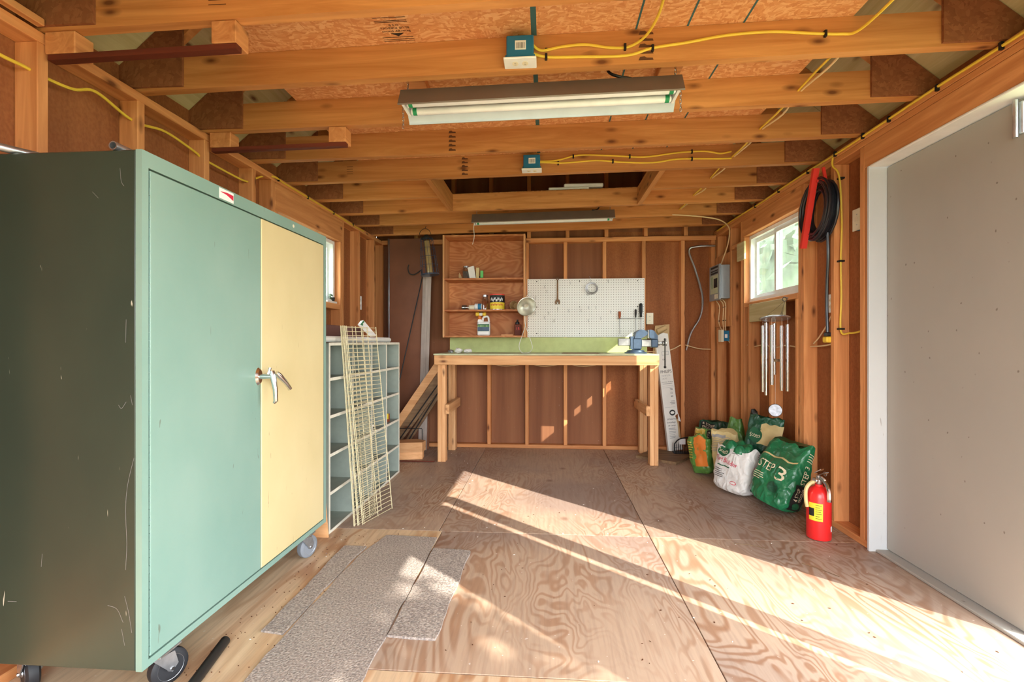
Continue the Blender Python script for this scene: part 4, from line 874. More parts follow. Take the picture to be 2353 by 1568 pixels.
for ya, yb, lab in ((4.378, 4.27, 'short pale cable loop beside the wind chime studs'), (4.228, 3.87, 'pale cable loop through the cripple stud behind the chime'), (3.828, 3.48, 'pale cable loop behind the chime tubes')):
    cable('white_cable', [(1.79, ya, 1.09), (1.775, (ya + yb) / 2, 1.105), (1.79, yb, 1.09)], 0.005, 'white_cable', lab)
cable('white_cable', [(1.79, 3.358, 1.10), (1.775, 3.22, 1.105), (1.78, 3.12, 1.115), (1.79, 3.062, 1.13)], 0.005, 'white_cable', 'pale cable crossing the bay below the wall outlet')
cable('white_cable', [(1.80, 3.12, 1.32), (1.785, 3.16, 1.24), (1.78, 3.24, 1.16), (1.79, 3.32, 1.12)], 0.0045, 'white_cable', 'pale cable curving down from the wall outlet')

# ---- overhead hanger racks
def hanger(y, xl, xr, label):
    t = thing('overhead_hanger', ((xl + xr) / 2, y, 2.16), label, 'hanger rack')
    for xa, xb in ((xl, xl + 0.115), (xr - 0.09, xr)):
        zt_ = zt((xa + xb) / 2) - 0.0012
        MB().bbox((xa, y + 0.002, zt_ - 0.078), (xb, y + 0.075, zt_), 0.003).build('block', 'pine_Y', t, (xa, y, 2.2))
    zb = zt(xl) - 0.081
    MB().prism([(xl + 0.01, y + 0.004, zb - 0.020), (xr, y + 0.004, zt(xr) - 0.101), (xr, y + 0.004, zt(xr) - 0.081), (xl + 0.01, y + 0.004, zb)], (0, 0.03, 0)).build('rail', 'darkwood_X', t)
hanger(JY[6], -1.775, -1.065, 'hanging wooden rail with a dark brown bar over the metal cabinet')
hanger(JY[8], -1.765, -1.03, 'hanging wooden rail with a dark brown bar beyond the shop light')
# ---- loft things
t = thing('foam_panel', (0.25, 4.03, 2.42), 'white moulded plastic trim panels lying at the edge of the loft hatch', 'plastic panel')
zl = zt(0.25) + CHH + 0.013
MB().bbox((0.02, 4.02, zl), (0.36, 4.10, zl + 0.022), 0.006).build('lower_panel', 'white', t)
MB().bbox((0.15, 4.03, zl + 0.023), (0.48, 4.12, zl + 0.055), 0.008).build('upper_panel', 'white', t)

# ================================================================== RIGHT WALL THINGS
# breaker panel
t = thing('breaker_panel', (1.70, 4.76, 1.54), 'small grey electrical breaker panel on the right wall', 'breaker panel')
MB().bbox((1.648, 4.622, 1.545), (1.7335, 4.892, 1.865), 0.003).build('enclosure', 'grey_panel', t)
fc = MB().bbox((1.636, 4.618, 1.535), (1.6475, 4.896, 1.875), 0.002).build('cover', 'grey_panel', t)
plain('panel_face', (186, 190, 160), 0.5)
dr = MB().bbox((1.632, 4.655, 1.60), (1.6355, 4.86, 1.78), 0.001).build('door', 'panel_face', fc)
MB().bbox((1.630, 4.66, 1.655), (1.6315, 4.76, 1.745), 0.0005).build('breaker_window', 'black', dr)
for i in range(2): MB().bbox((1.626, 4.675 + i * 0.04, 1.675), (1.6295, 4.70 + i * 0.04, 1.725), 0.0005).build('breaker_switch', 'iron', dr)
MB().bbox((1.630, 4.80, 1.65), (1.6315, 4.815, 1.77), 0.0005).build('latch', 'bag_green', dr)
m = MB()
for i, z in enumerate((1.845, 1.815, 1.79)): m.box((1.6345, 4.66, z), (1.6355, 4.85, z + (0.018 if i != 1 else 0.012)))
l_ = m.build('printed_label', 'ink', fc); l_['kind'] = 'stuff'
for i in range(2): MB().box((1.6345, 4.66 + i * 0.05, 1.548), (1.6355, 4.70 + i * 0.05, 1.592)).build('paper_label', 'almond', fc)
# blue box on the stud under the panel
t = thing('junction_box', (1.72, 4.72, 1.13), 'blue junction box with a white plate below the breaker panel', 'junction box')
MB().bbox((1.695, 4.676, 1.14), (1.749, 4.735, 1.24), 0.003).bbox((1.69, 4.735, 1.14), (1.695, 4.74, 1.24), 0.001).build('box', 'blue_box', t)
MB().bbox((1.670, 4.665, 1.132), (1.694, 4.745, 1.248), 0.002).build('plate', 'almond', t)
MB().box((1.706, 4.6750, 1.17), (1.73, 4.6757, 1.205)).build('paper_label', 'white', t)
MB().box((1.7495 - 0.06, 4.69, 1.05), (1.7495 - 0.055, 4.70, 1.06)).build('clip', 'black', t) if False else None
def wall_plate(name, c, u, n, label, cat, kind, size=(0.07, 0.115), mat='almond'):
    c, u, n = Vector(c), Vector(u), Vector(n); v = Vector((0, 0, 1))
    t = thing(name, c, label, cat)
    q = [c - u * size[0] / 2 - v * size[1] / 2, c + u * size[0] / 2 - v * size[1] / 2, c + u * size[0] / 2 + v * size[1] / 2, c - u * size[0] / 2 + v * size[1] / 2]
    p = MB().prism(q, n * 0.007).build('plate', mat, t)
    if kind == 'outlet': outlet_face(p, c + n * 0.0075, v, u, n)
    else:
        MB().prism([c + n * 0.0075 + u * a * 0.005 + v * b * 0.011 for a, b in ((-1, -1), (1, -1), (1, 1), (-1, 1))], n * 0.010).build('toggle', mat, p)
        for s_ in (-1, 1): MB().lathe([(0.004, 0), (0.003, 0.0015)], c + n * 0.0072 + v * 0.03 * s_, n, 8).build('screw', 'steel', p)
    return t
wall_plate('light_switch', (1.812, 2.90, 1.845), (0, -1, 0), (-1, 0, 0), 'almond light switch plate between the studs by the door', 'switch', 'switch', (0.08, 0.125))
MB().bbox((1.82, 2.865, 1.785), (1.838, 2.935, 1.905), 0.002).build('wall_box', 'blue_box', bpy.data.objects['light_switch'])
wall_plate('wall_outlet', (1.80, 3.135, 1.375), (0, -1, 0), (-1, 0, 0), 'white outlet above the plugged-in black cord', 'outlet', 'outlet', (0.07, 0.115), 'white')
MB().bbox((1.808, 3.105, 1.325), (1.838, 3.165, 1.425), 0.002).build('wall_box', 'blue_box', bpy.data.objects['wall_outlet'])
wall_plate('wall_outlet', (1.078, 5.04, 1.375), (1, 0, 0), (0, -1, 0), 'almond outlet on the back wall beside the pegboard edge', 'outlet', 'outlet', (0.07, 0.118))
MB().bbox((1.048, 5.041, 1.325), (1.108, 5.118, 1.425), 0.002).build('wall_box', 'blue_box', bpy.data.objects['wall_outlet.001'])
wall_plate('light_switch', (-1.80, 4.47, 1.51), (0, 1, 0), (1, 0, 0), 'white switch plate between studs past the left window', 'switch', 'switch', (0.07, 0.13), 'white')
MB().bbox((-1.868, 4.44, 1.46), (-1.808, 4.50, 1.56), 0.002).build('wall_box', 'blue_box', bpy.data.objects['light_switch.001'])
tag(MB().bbox((1.834, 2.84, 0.97), (1.8385, 2.88, 0.99), 0.001).build('paper_tag', 'white', origin=(1.836, 2.86, 0.98)), 'tiny white paper tag on the siding by the door studs', 'tag')
# black extension cord on its red holder
t = thing('extension_cord', (1.71, 3.10, 1.76), 'coiled black extension cord hanging on the right wall with a yellow plug', 'extension cord')
random.seed(3)
def coil_pt(a, R, dx, dy, dz): return Vector((1.700 + dx, 3.098 + dy + R * 0.86 * math.cos(a) * 0.98 - 0.10 * R * math.sin(a), 1.955 + dz + R * math.sin(a)))
pts = []
turns = 17
for i in range(turns * 20):
    k = i / 20; a = 2 * PI * k - PI / 2
    R = 0.152 + 0.030 * math.sin(k * 2.4) + 0.008 * math.sin(k * 7.1)
    pts.append(coil_pt(a, R, -0.028 + 0.056 * (0.5 + 0.5 * math.sin(k * 1.3)), 0.012 * math.sin(k * 1.7), 0.006 * math.sin(k * 3.3)))
MB().tube(pts, 0.0078, 7).build('coil', 'black_cord', t, smooth=True)
MB().tube(cr([(1.715, 3.03, 1.80), (1.722, 3.035, 1.66), (1.735, 3.07, 1.5), (1.742, 3.085, 1.35), (1.742, 3.08, 1.25), (1.742, 3.078, 1.185)], 6), 0.009, 8).build('tail', 'black_cord', t, smooth=True)
MB().bbox((1.725, 3.055, 1.128), (1.765, 3.105, 1.165), 0.006).build('yellow_plug', 'yellow_cable', t)
MB().bbox((1.730, 3.06, 1.166), (1.756, 3.10, 1.192), 0.005).build('black_plug', 'black_cord', t)
t = thing('cord_holder', (1.66, 3.11, 1.74), 'red plastic cord holder bar hung over the black coil', 'cord holder')
MB().bar((1.655, 3.045, 2.20), (1.652, 3.185, 1.735), 0.024, 0.034, (1, 0, 0)).build('front_bar', 'red', t)
MB().bar((1.690, 3.030, 2.20), (1.735, 3.05, 2.02), 0.010, 0.016, (1, 0, 0)).build('back_bar', 'red', t)
MB().bar((1.66, 3.045, 2.12), (1.70, 3.033, 2.12), 0.016, 0.012).build('hook_top', 'red', t)
plain('glass_blue', (176, 182, 196), 0.2, 0.0, 0.5, 40)
# wind chime
t = thing('wind_chime', (1.62, 3.52, 0.62), 'metal wind chime with six silver tubes hanging below the right window', 'wind chime')
c0 = Vector((1.635, 3.52, 1.30)); tl = Vector((0.03, 0.15, 1.0)).normalized()
MB().lathe([(0.002, -0.007), (0.092, -0.007), (0.097, -0.002), (0.097, 0.004), (0.090, 0.007), (0.002, 0.007)], c0, tl, 32).build('top_plate', 'galv', t, smooth=True)
MB().ring((1.70, 3.52, 1.437), (0.3, 1, 0), 0.014, 0.0025, 18).build('ring', 'iron', t, smooth=True)
MB().tube([(1.725, 3.52, 1.445), (1.69, 3.52, 1.452)], 0.003, 6).build('nail', 'iron', t)
m = MB(); ax = tl.orthogonal().normalized(); bx = tl.cross(ax)
tubes = [(1.57, 3.690 - 3.52, 1.272, 0.738), (1.60, 3.615 - 3.52, 1.262, 0.895), (1.585, 3.61 - 3.52, 1.25, 0.78), (1.62, 3.43 - 3.52, 1.235, 0.80), (1.66, 3.40 - 3.52, 1.232, 0.775), (1.675, 3.345 - 3.52, 1.228, 0.79)]
angs = [1.95, 1.2, 2.7, -0.7, -2.3, -1.5]
for (zt_, zb_), a in zip(((1.272, 0.742), (1.266, 0.893), (1.25, 0.77), (1.255, 0.785), (1.25, 0.83), (1.245, 0.792)), angs):
    x, y = 1.635 + 0.078 * math.cos(a), 3.52 + 0.082 * math.sin(a)
    ch = MB().lathe([(0.0085, 0), (0.0122, 0.0), (0.0122, zt_ - zb_), (0.0085, zt_ - zb_)], (x, y, zb_), n=16).build('chime_tube', 'chrome', t, smooth=True)
    MB().tube([(x, y, zt_), (x, y, 1.30)], 0.0008, 4).build('cord', 'cord_white', ch)
for a in (0.5, 2.6, 4.7): MB().tube([c0 + Vector((0.07 * math.cos(a), 0.07 * math.sin(a), 0.004)), (1.70, 3.52, 1.424)], 0.001, 4).build('cord', 'iron', t)
MB().lathe([(0.032, -0.009), (0.036, 0), (0.032, 0.009)], (1.635, 3.52, 1.0), n=22).build('striker', 'oldwood_X', t, smooth=True)
MB().tube([(1.635, 3.52, 1.293), (1.635, 3.52, 0.685)], 0.0008, 4).build('cord', 'cord_white', t)
sd = Vector((-0.35, -1, 0.1)).normalized()
sl_ = MB().lathe([(0.002, -0.003), (0.042, -0.003), (0.044, 0.0), (0.042, 0.003), (0.002, 0.003)], (1.635, 3.52, 0.642), sd, 26).build('wind_sail', 'glass_blue', t, smooth=True, label='round glass wind sail')
MB().ring(Vector((1.635, 3.52, 0.642)), sd, 0.043, 0.003, 26).build('rim', 'iron', sl_, smooth=True)
# fire extinguisher
t = thing('fire_extinguisher', (1.568, 2.856, 0), 'red fire extinguisher with a yellow label on the floor by the door', 'fire extinguisher')
FX, FY = 1.568, 2.856
MB().lathe([(0.050, 0.0), (0.061, 0.006), (0.063, 0.015), (0.063, 0.245), (0.059, 0.268), (0.045, 0.288), (0.026, 0.298), (0.020, 0.302), (0.020, 0.312)], (FX, FY, 0), n=32).build('cylinder', 'red_paint', t, smooth=True)
hd = MB().lathe([(0.017, 0), (0.019, 0.006), (0.019, 0.028), (0.012, 0.036), (0.012, 0.05)], (FX, FY, 0.312), n=16).build('valve', 'steel', t, smooth=True)
MB().lathe([(0.016, 0), (0.017, 0.01), (0.014, 0.014)], (FX - 0.018, FY - 0.006, 0.335), (-1, -0.35, 0), 16).build('gauge', 'chrome', hd, smooth=True)
MB().tube(cr([(FX + 0.0, FY - 0.02, 0.352), (FX + 0.01, FY - 0.05, 0.335), (FX + 0.012, FY - 0.075, 0.30), (FX + 0.014, FY - 0.078, 0.255), (FX + 0.014, FY - 0.076, 0.235)], 5), 0.012, 8, rs=None).build('carry_handle', 'chrome', t, smooth=True)
MB().prism([(FX - 0.008, FY - 0.01, 0.362), (FX + 0.012, FY - 0.01, 0.362), (FX + 0.020, FY - 0.062, 0.392), (FX + 0.000, FY - 0.066, 0.392)], (0, 0, 0.006)).prism([(FX - 0.022, FY + 0.004, 0.372), (FX - 0.002, FY + 0.012, 0.372), (FX + 0.012, FY - 0.03, 0.402), (FX - 0.008, FY - 0.036, 0.402)], (0, 0, 0.006)).build('squeeze_lever', 'chrome', t)
MB().ring((FX + 0.018, FY - 0.03, 0.378), (1, 0.3, 0), 0.011, 0.0018, 14, 5).build('pull_pin', 'steel', hd, smooth=True)
MB().tube(cr([(FX - 0.02, FY + 0.0, 0.325), (FX - 0.05, FY - 0.006, 0.318), (FX - 0.075, FY - 0.01, 0.285), (FX - 0.078, FY - 0.012, 0.23), (FX - 0.072, FY - 0.014, 0.185)], 6), 0.010, 8).build('hose', 'bag_tan', t, smooth=True)
def wrap(x, y): # label wrapped round the cylinder, x along arc, facing the viewer
    a = -PI / 2 - 0.62 + x / 0.0637; return Vector((FX + 0.0637 * math.cos(a), FY + 0.0637 * math.sin(a), y))
def wrap_patch(x0, x1, z0, z1, name, mat, par, off=0.0):
    m = MB(); n = 10; vs = []
    for i in range(n + 1):
        for z in (z0, z1):
            p = wrap(x0 + (x1 - x0) * i / n, z); d = Vector((p.x - FX, p.y - FY, 0)).normalized(); vs.append(p + d * off)
    m.add(vs, [(2 * i, 2 * i + 2, 2 * i + 3, 2 * i + 1) for i in range(n)]); return m.build(name, mat, par)
lb = wrap_patch(-0.045, 0.028, 0.115, 0.215, 'label', 'yellow', t)
wrap_patch(-0.045, -0.015, 0.14, 0.185, 'label_panel', 'ink', lb, 0.0004)
for i, (z, w) in enumerate(((0.203, 0.03), (0.19, 0.022), (0.178, 0.03), (0.166, 0.026), (0.154, 0.03), (0.14, 0.02), (0.128, 0.03))): wrap_patch(-0.008, -0.008 + w, z, z + 0.0028, 'label_line', 'ink_brown', lb, 0.0004)
wrap_patch(0.078, 0.095, 0.055, 0.085, 'inspection_tag', 'white', t)

# ================================================================== BAGS BY THE RIGHT WALL
class Bag:
    def __init__(s, name, loc, yaw, label, w, h, t, mat, roll=0.0, lean=0.0, top=0.12, seed=0, crumple=0.010, tw=1.0, n=4.0, cat='bag'):
        s.w, s.h, s.t, s.top, s.seed, s.cr, s.tw, s.n = w, h, t, top, seed, crumple, tw, n
        R = Matrix.Rotation(yaw, 3, 'Z') @ Matrix.Rotation(roll, 3, 'Y') @ Matrix.Rotation(lean, 3, 'X')
        low = min((R @ Vector((x, y, 0))).z for x in (-w * 0.42, w * 0.42) for y in (-t * 0.36, t * 0.36))
        s.root = thing(name, (loc[0], loc[1], loc[2] - low + 0.002), label, cat, rot=R.to_euler())
        m = MB(); NU, NV = 72, 34; vs = []
        for j in range(NV + 1):
            z = s.h * j / NV
            for i in range(NU):
                vs.append(s.at(2 * PI * i / NU, z))
        fs = [(j * NU + i, j * NU + (i + 1) % NU, (j + 1) * NU + (i + 1) % NU, (j + 1) * NU + i) for j in range(NV) for i in range(NU)]
        fs.append(tuple(range(NU))[::-1])
        if top < 0.5: fs.append(tuple(NV * NU + i for i in range(NU)))
        m.add(vs, fs); s.body = m.build('sack', mat, s.root, smooth=True)
    def prof(s, z):
        q = max(0.0, min(1.0, z / s.h))
        b = 1 - 0.22 * max(0, 1 - q / 0.12) ** 2
        ty = b * (1.0 if q < 0.45 else (1 + (s.top - 1) * ((q - 0.45) / 0.55) ** 1.3)); wx = b * (1 + (s.tw - 1) * max(0, (q - 0.4) / 0.6))
        return wx, ty
    def disp(s, p, d, off):
        k = s.cr * (mnoise.noise(Vector((p.x * 9 + s.seed, p.y * 9, p.z * 9))) + 0.7 * mnoise.noise(Vector((p.x * 22, p.y * 22 + s.seed, p.z * 22))) + 0.5 * (0.5 - abs(mnoise.noise(Vector((p.x * 30 + s.seed, p.y * 30, p.z * 20))))) )
        q = p.z / s.h
        return p + d * (k + off) + Vector((0, 0, 0.05 * q ** 3 * mnoise.noise(Vector((p.x * 16 + s.seed * 3, p.y * 10, 1)))))
    def at(s, a, z, off=0.0):
        wx, ty = s.prof(z); c, q = math.cos(a), math.sin(a); e = 2.0 / s.n
        x = s.w / 2 * wx * math.copysign(abs(c) ** e, c); y = s.t / 2 * ty * math.copysign(abs(q) ** e, q)
        return s.disp(Vector((x, y, z)), Vector((c / s.w, q / max(0.02, s.t * max(ty, 0.3)), 0)).normalized(), off)
    def front(s, x, z, off=0.004):
        wx, ty = s.prof(z); u = min(0.98, abs(x) / (s.w / 2 * wx)); y = -s.t / 2 * ty * (1 - u ** s.n) ** (1 / s.n)
        return s.disp(Vector((x, y, z)), Vector((0.25 * x / s.w, -1, 0)).normalized(), off)
    def side(s, y, z, off=0.004):
        wx, ty = s.prof(z); u = min(0.98, abs(y) / (s.t / 2 * max(ty, 0.05))); x = s.w / 2 * wx * (1 - u ** s.n) ** (1 / s.n)
        return s.disp(Vector((x, y, z)), Vector((1, 0.25 * y / s.t, 0)).normalized(), off)
    def patch(s, x0, x1, z0, z1, mat, name='print_panel', fn=None, off=0.0025, oval=False):
        fn = fn or s.front; m = MB(); n = 10; vs = []; fs = []
        if oval:
            cx, cz, rx, rz = (x0 + x1) / 2, (z0 + z1) / 2, (x1 - x0) / 2, (z1 - z0) / 2
            vs = [fn(cx, cz, off)]
            for r in (0.5, 1.0): vs += [fn(cx + rx * r * math.cos(2 * PI * i / 20), cz + rz * r * math.sin(2 * PI * i / 20), off) for i in range(20)]
            fs = [(0, 1 + i, 1 + (i + 1) % 20) for i in range(20)] + [(1 + i, 21 + i, 21 + (i + 1) % 20, 1 + (i + 1) % 20) for i in range(20)]
        else:
            vs = [fn(x0 + (x1 - x0) * i / n, z0 + (z1 - z0) * j / n, off) for j in range(n + 1) for i in range(n + 1)]
            fs = [(j * (n + 1) + i, j * (n + 1) + i + 1, (j + 1) * (n + 1) + i + 1, (j + 1) * (n + 1) + i) for j in range(n) for i in range(n)]
        m.add(vs, fs); return m.build(name, mat, s.body, smooth=True)
    def text(s, txt, cx, cz, size, mat, width=None, rot=0.0, fn=None, off=0.0045):
        fn = fn or s.front; c, q = math.cos(rot), math.sin(rot)
        return letters('lettering', txt, size, mat, s.body, lambda x, y: fn(cx + x * c - y * q, cz + x * q + y * c, off), width)
    def lines(s, x0, x1, z0, n, dz, mat, fn=None, hgt=0.004):
        random.seed(s.seed)
        m = MB(); f = fn or s.front
        for k in range(n):
            z = z0 - k * dz; xe = x1 - random.uniform(0, 0.35) * (x1 - x0); st = 8
            vs = []
            for i in range(st + 1): vs += [f(x0 + (xe - x0) * i / st, z, 0.004), f(x0 + (xe - x0) * i / st, z + hgt, 0.004)]
            m.add(vs, [(2 * i, 2 * i + 2, 2 * i + 3, 2 * i + 1) for i in range(st)])
        o = m.build('small_print', mat, s.body); o['kind'] = 'stuff'
D2R = math.radians
b = Bag('fertilizer_bag', (1.405, 3.68, 0), D2R(-64), 'opened white lawn fertilizer bag with red lettering and a green oval', 0.32, 0.325, 0.18, 'bag_white', D2R(2), D2R(-7), 0.75, 3, 0.012)
b.patch(-0.115, 0.0, 0.245, 0.318, 'ink_green', oval=True); b.text('Scotts', -0.055, 0.282, 0.045, 'ink_cream', 0.085, -0.15, off=0.006)
b.text('Turf Builder', -0.02, 0.215, 0.05, 'ink_red', 0.205, -0.12); b.lines(-0.095, 0.04, 0.172, 1, 0.01, 'ink_green', hgt=0.008)
b.lines(-0.11, 0.0, 0.145, 5, 0.014, 'ink'); b.lines(0.02, 0.09, 0.31, 3, 0.012, 'ink', hgt=0.003)
b.text('Turf Builder', 0.0, 0.15, 0.03, 'ink_red', 0.12, PI / 2, b.side); b.lines(0.02, 0.06, 0.30, 6, 0.014, 'ink', b.side, 0.004)
b.patch(-0.02, 0.04, 0.035, 0.07, 'ink_green', 'shield', b.side, oval=True); b.patch(0.04, 0.09, 0.06, 0.085, 'ink_red', 'red_mark', oval=True); b.patch(0.045, 0.085, 0.064, 0.081, 'bag_white', 'red_mark_centre', off=0.004, oval=True)
m = MB(); random.seed(4)
for i in range(7):
    a = i * 0.9; c = Vector((0.08 * math.cos(a), 0.045 * math.sin(a), 0.295 + 0.01 * (i % 3)))
    m.lathe([(0.005, 0), (0.05, 0.008), (0.045, 0.03), (0.012, 0.06)], c, (0.3 * math.cos(a), 0.3 * math.sin(a), 1), 9)
lnr = m.build('crumpled_top', 'bag_green', b.root, smooth=True); lnr['kind'] = 'stuff'
b = Bag('fertilizer_bag', (1.525, 3.325, 0), D2R(-70), 'full green lawn food bag lettered STEP 3 leaning on the wall', 0.32, 0.43, 0.20, 'bag_green', D2R(6), D2R(-17), 0.25, 9, 0.014)
b.patch(-0.14, 0.135, 0.308, 0.318, 'bag_tan', 'tan_stripe', off=0.003)
b.text('STEP', -0.055, 0.235, 0.08, 'ink_cream', 0.14, -0.03); b.text('3', 0.078, 0.215, 0.13, 'ink_cream', 0.07, -0.03)
b.lines(-0.14, -0.03, 0.175, 4, 0.014, 'ink_cream'); b.patch(0.01, 0.09, 0.085, 0.155, 'bag_dkgreen', 'round_badge', oval=True)
b.patch(-0.05, 0.055, 0.02, 0.19, 'ink', 'black_panel', b.side)
b.text('STEP 3', 0.0, 0.255, 0.055, 'ink_cream', 0.115, PI / 2, b.side); b.text('4 STEP', -0.018, 0.128, 0.045, 'ink_cream', 0.085, PI / 2, b.side, 0.0065); b.text('PROGRAM', 0.022, 0.128, 0.03, 'ink_cream', 0.085, PI / 2, b.side, 0.0065)
b.patch(-0.03, 0.03, 0.03, 0.075, 'ink_green', 'oval_logo', b.side, 0.005, oval=True); b.lines(-0.02, 0.04, 0.38, 4, 0.014, 'ink_cream', b.side)
b = Bag('seed_bag', (1.60, 3.74, 0), D2R(-52), 'tan and green bag with a Scotts oval behind the STEP 3 bag', 0.26, 0.55, 0.13, 'bag_dkgreen', D2R(4), D2R(-8), 0.10, 14, 0.010)
b.patch(-0.02, 0.14, 0.34, 0.50, 'bag_tan', 'tan_panel'); b.patch(-0.10, 0.01, 0.34, 0.45, 'ink_green', 'oval_logo', off=0.004, oval=True); b.text('Scotts', -0.045, 0.395, 0.045, 'ink_cream', 0.085, 0.2, off=0.007)
b = Bag('soil_bag', (1.475, 3.96, 0), D2R(-46), 'cream paper bag with faded small print wedged behind the white bag', 0.20, 0.40, 0.12, 'bag_tan', D2R(-5), D2R(0), 0.35, 21, 0.012)
b.lines(-0.09, 0.07, 0.35, 9, 0.014, 'ink_grey'); b.patch(-0.09, 0.02, 0.355, 0.375, 'ink_grey', 'heading')
b = Bag('seed_bag', (1.64, 4.15, 0), D2R(-52), 'lime green plastic bag with a twisted top against the studs', 0.18, 0.47, 0.13, 'bag_lime', D2R(-6), 0, 0.15, 25, 0.014, 0.55)
b = Bag('refuse_bag', (1.672, 3.975, 0), D2R(-66), 'black plastic bag with a gathered top against the studs', 0.13, 0.58, 0.10, 'bag_black', D2R(2), 0, 0.12, 29, 0.014, 0.4)
b = Bag('fertilizer_bag', (1.625, 4.70, 0), D2R(-12), 'dark green 4 STEP PROGRAM bag standing by the far studs', 0.32, 0.36, 0.16, 'bag_dkgreen', D2R(3), 0, 0.15, 33, 0.012)
b.patch(-0.15, -0.03, 0.28, 0.345, 'ink', 'black_panel'); b.text('4 STEP', -0.08, 0.325, 0.035, 'ink_cream', 0.11, off=0.006); b.text('PROGRAM', -0.08, 0.295, 0.026, 'ink_cream', 0.11, off=0.006)
b = Bag('seed_bag', (1.46, 4.42, 0), D2R(-62), 'yellow and green lawn bag with a black Scotts panel at the row end', 0.30, 0.33, 0.12, 'bag_lime', D2R(2), 0, 0.18, 37, 0.012)
b.patch(-0.14, -0.02, 0.05, 0.32, 'bag_yellow', 'yellow_panel'); b.patch(0.0, 0.06, 0.18, 0.32, 'ink', 'black_panel'); b.text('SCOTTS', 0.03, 0.25, 0.032, 'ink_cream', 0.11, PI / 2, off=0.006)
b.text('NOW', -0.08, 0.31, 0.03, 'ink_cream', 0.08, off=0.006); b.text('6', -0.06, 0.10, 0.09, 'ink', 0.05, 0.2, off=0.006); b.lines(-0.125, -0.045, 0.27, 8, 0.012, 'ink', hgt=0.005); b.text('ST', 0.10, 0.20, 0.05, 'ink_cream', 0.05, PI / 2, off=0.006)
b = Bag('seed_bag', (1.335, 4.15, 0), D2R(-55), 'torn orange and green paper sack slumped behind the white bag', 0.20, 0.31, 0.09, 'bag_lime', D2R(-10), 0, 0.5, 41, 0.016)
b.patch(-0.02, 0.09, 0.06, 0.30, 'orange', 'torn_lining'); b.lines(-0.09, -0.03, 0.26, 7, 0.022, 'bag_yellow', hgt=0.008)
# black wire basket
t = thing('wire_basket', (1.36, 4.84, 0.0), 'small black wire basket with a white tag at the end of the bag row', 'basket')
m = MB()
for i in range(9):
    x = 1.27 + i * 0.018; m.tube([(x, 4.79, 0.03), (x, 4.79, 0.12)], 0.002, 5); m.tube([(x, 4.87, 0.03), (x, 4.87, 0.12)], 0.002, 5)
x_ = m.build('bars', 'black', t); x_['kind'] = 'stuff'
MB().bbox((1.262, 4.782, 0.0268), (1.422, 4.878, 0.031), 0.001).build('tray', 'black', t)
MB().tube(cr([(1.262, 4.79, 0.12), (1.30, 4.788, 0.165), (1.36, 4.788, 0.185), (1.42, 4.79, 0.19)], 4), 0.006, 7).tube([(1.262, 4.79, 0.12), (1.262, 4.79, 0.03)], 0.004, 6).build('handle', 'black', t, smooth=True)
MB().bbox((1.31, 4.786, 0.12), (1.37, 4.789, 0.175), 0.0005).build('paper_tag', 'white', t)
# square board and light tube carton
t = thing('chipboard_square', (1.15, 4.73, 0), 'square brown chipboard offcut lying under the carton by the bench leg', 'board')
MB().prism([(0.872, 4.70, 0.001), (1.19, 4.45, 0.001), (1.44, 4.77, 0.001), (1.122, 5.02, 0.001)], (0, 0, 0.024)).build('board', 'oldwood_X', t)
Cb, Ct = Vector((1.315, 4.925, 0.0275)), Vector((1.175, 4.965, 1.235)); cu_ = (Ct - Cb).normalized(); cw = Vector((1, 0.06, 0)); cw = (cw - cu_ * cw.dot(cu_)).normalized(); cn = cw.cross(cu_).normalized()
car = thing('lamp_carton', Cb, 'long white torn carton for fluorescent lamps leaning on the back wall', 'carton')
H_ = 0.067
def cp(x, z, off=0.0): return Cb + cw * x + cu_ * z + cn * off
MB().prism([cp(-H_ - 0.006, 0.0), cp(H_ + 0.006, 0.004), cp(H_ + 0.004, 0.09), cp(0.046, 0.14), cp(0.050, 0.27), cp(0.036, 0.35), cp(H_, 0.37), cp(H_, 1.19), cp(0.02, 1.205), cp(-H_, 1.17)], -cn * 0.052).build('sleeve', 'paper', car)
MB().prism([cp(0.047, 0.10, -0.012), cp(H_ + 0.002, 0.11, -0.012), cp(H_ + 0.002, 0.30, -0.012), cp(0.040, 0.34, -0.012)], -cn * 0.038).build('torn_core', 'cardboard', car)
MB().prism([cp(0.060, 0.30), cp(0.085, 0.285), cp(0.078, 0.33), cp(H_, 0.38)], cn * 0.002).build('torn_flap', 'paper', car)
MB().tube([cp(-0.03, 1.225, -0.03), cp(0.065, 1.255, -0.03)], 0.026, 12).build('rolled_top', 'cardboard', car, smooth=True)
def ctx(txt, x, z, size, width=None, mat='ink'): letters('lettering', txt, size, mat, car, lambda a, b_: cp(x + a, z + b_, 0.0008), width)
ctx('PHILIPS', 0.0, 0.805, 0.046, 0.112); ctx('F32T8/TL741', -0.004, 0.765, 0.022, 0.085, 'ink_grey'); ctx('ALTO', -0.022, 0.735, 0.022, 0.045, 'ink_grey')
ctx('Good Color Rendering', 0.0, 0.70, 0.014, 0.115)
ctx('T8', 0.03, 0.62, 0.026); ctx('32', 0.028, 0.585, 0.024); ctx('48', 0.03, 0.55, 0.024); ctx('30 Bulb Pack', 0.0, 0.32, 0.024, 0.10); ctx('Emballage', -0.01, 0.288, 0.022, 0.085); ctx('30 Lamps', -0.008, 0.256, 0.022, 0.075)
ctx('E3', -0.01, 0.93, 0.022)
m = MB()
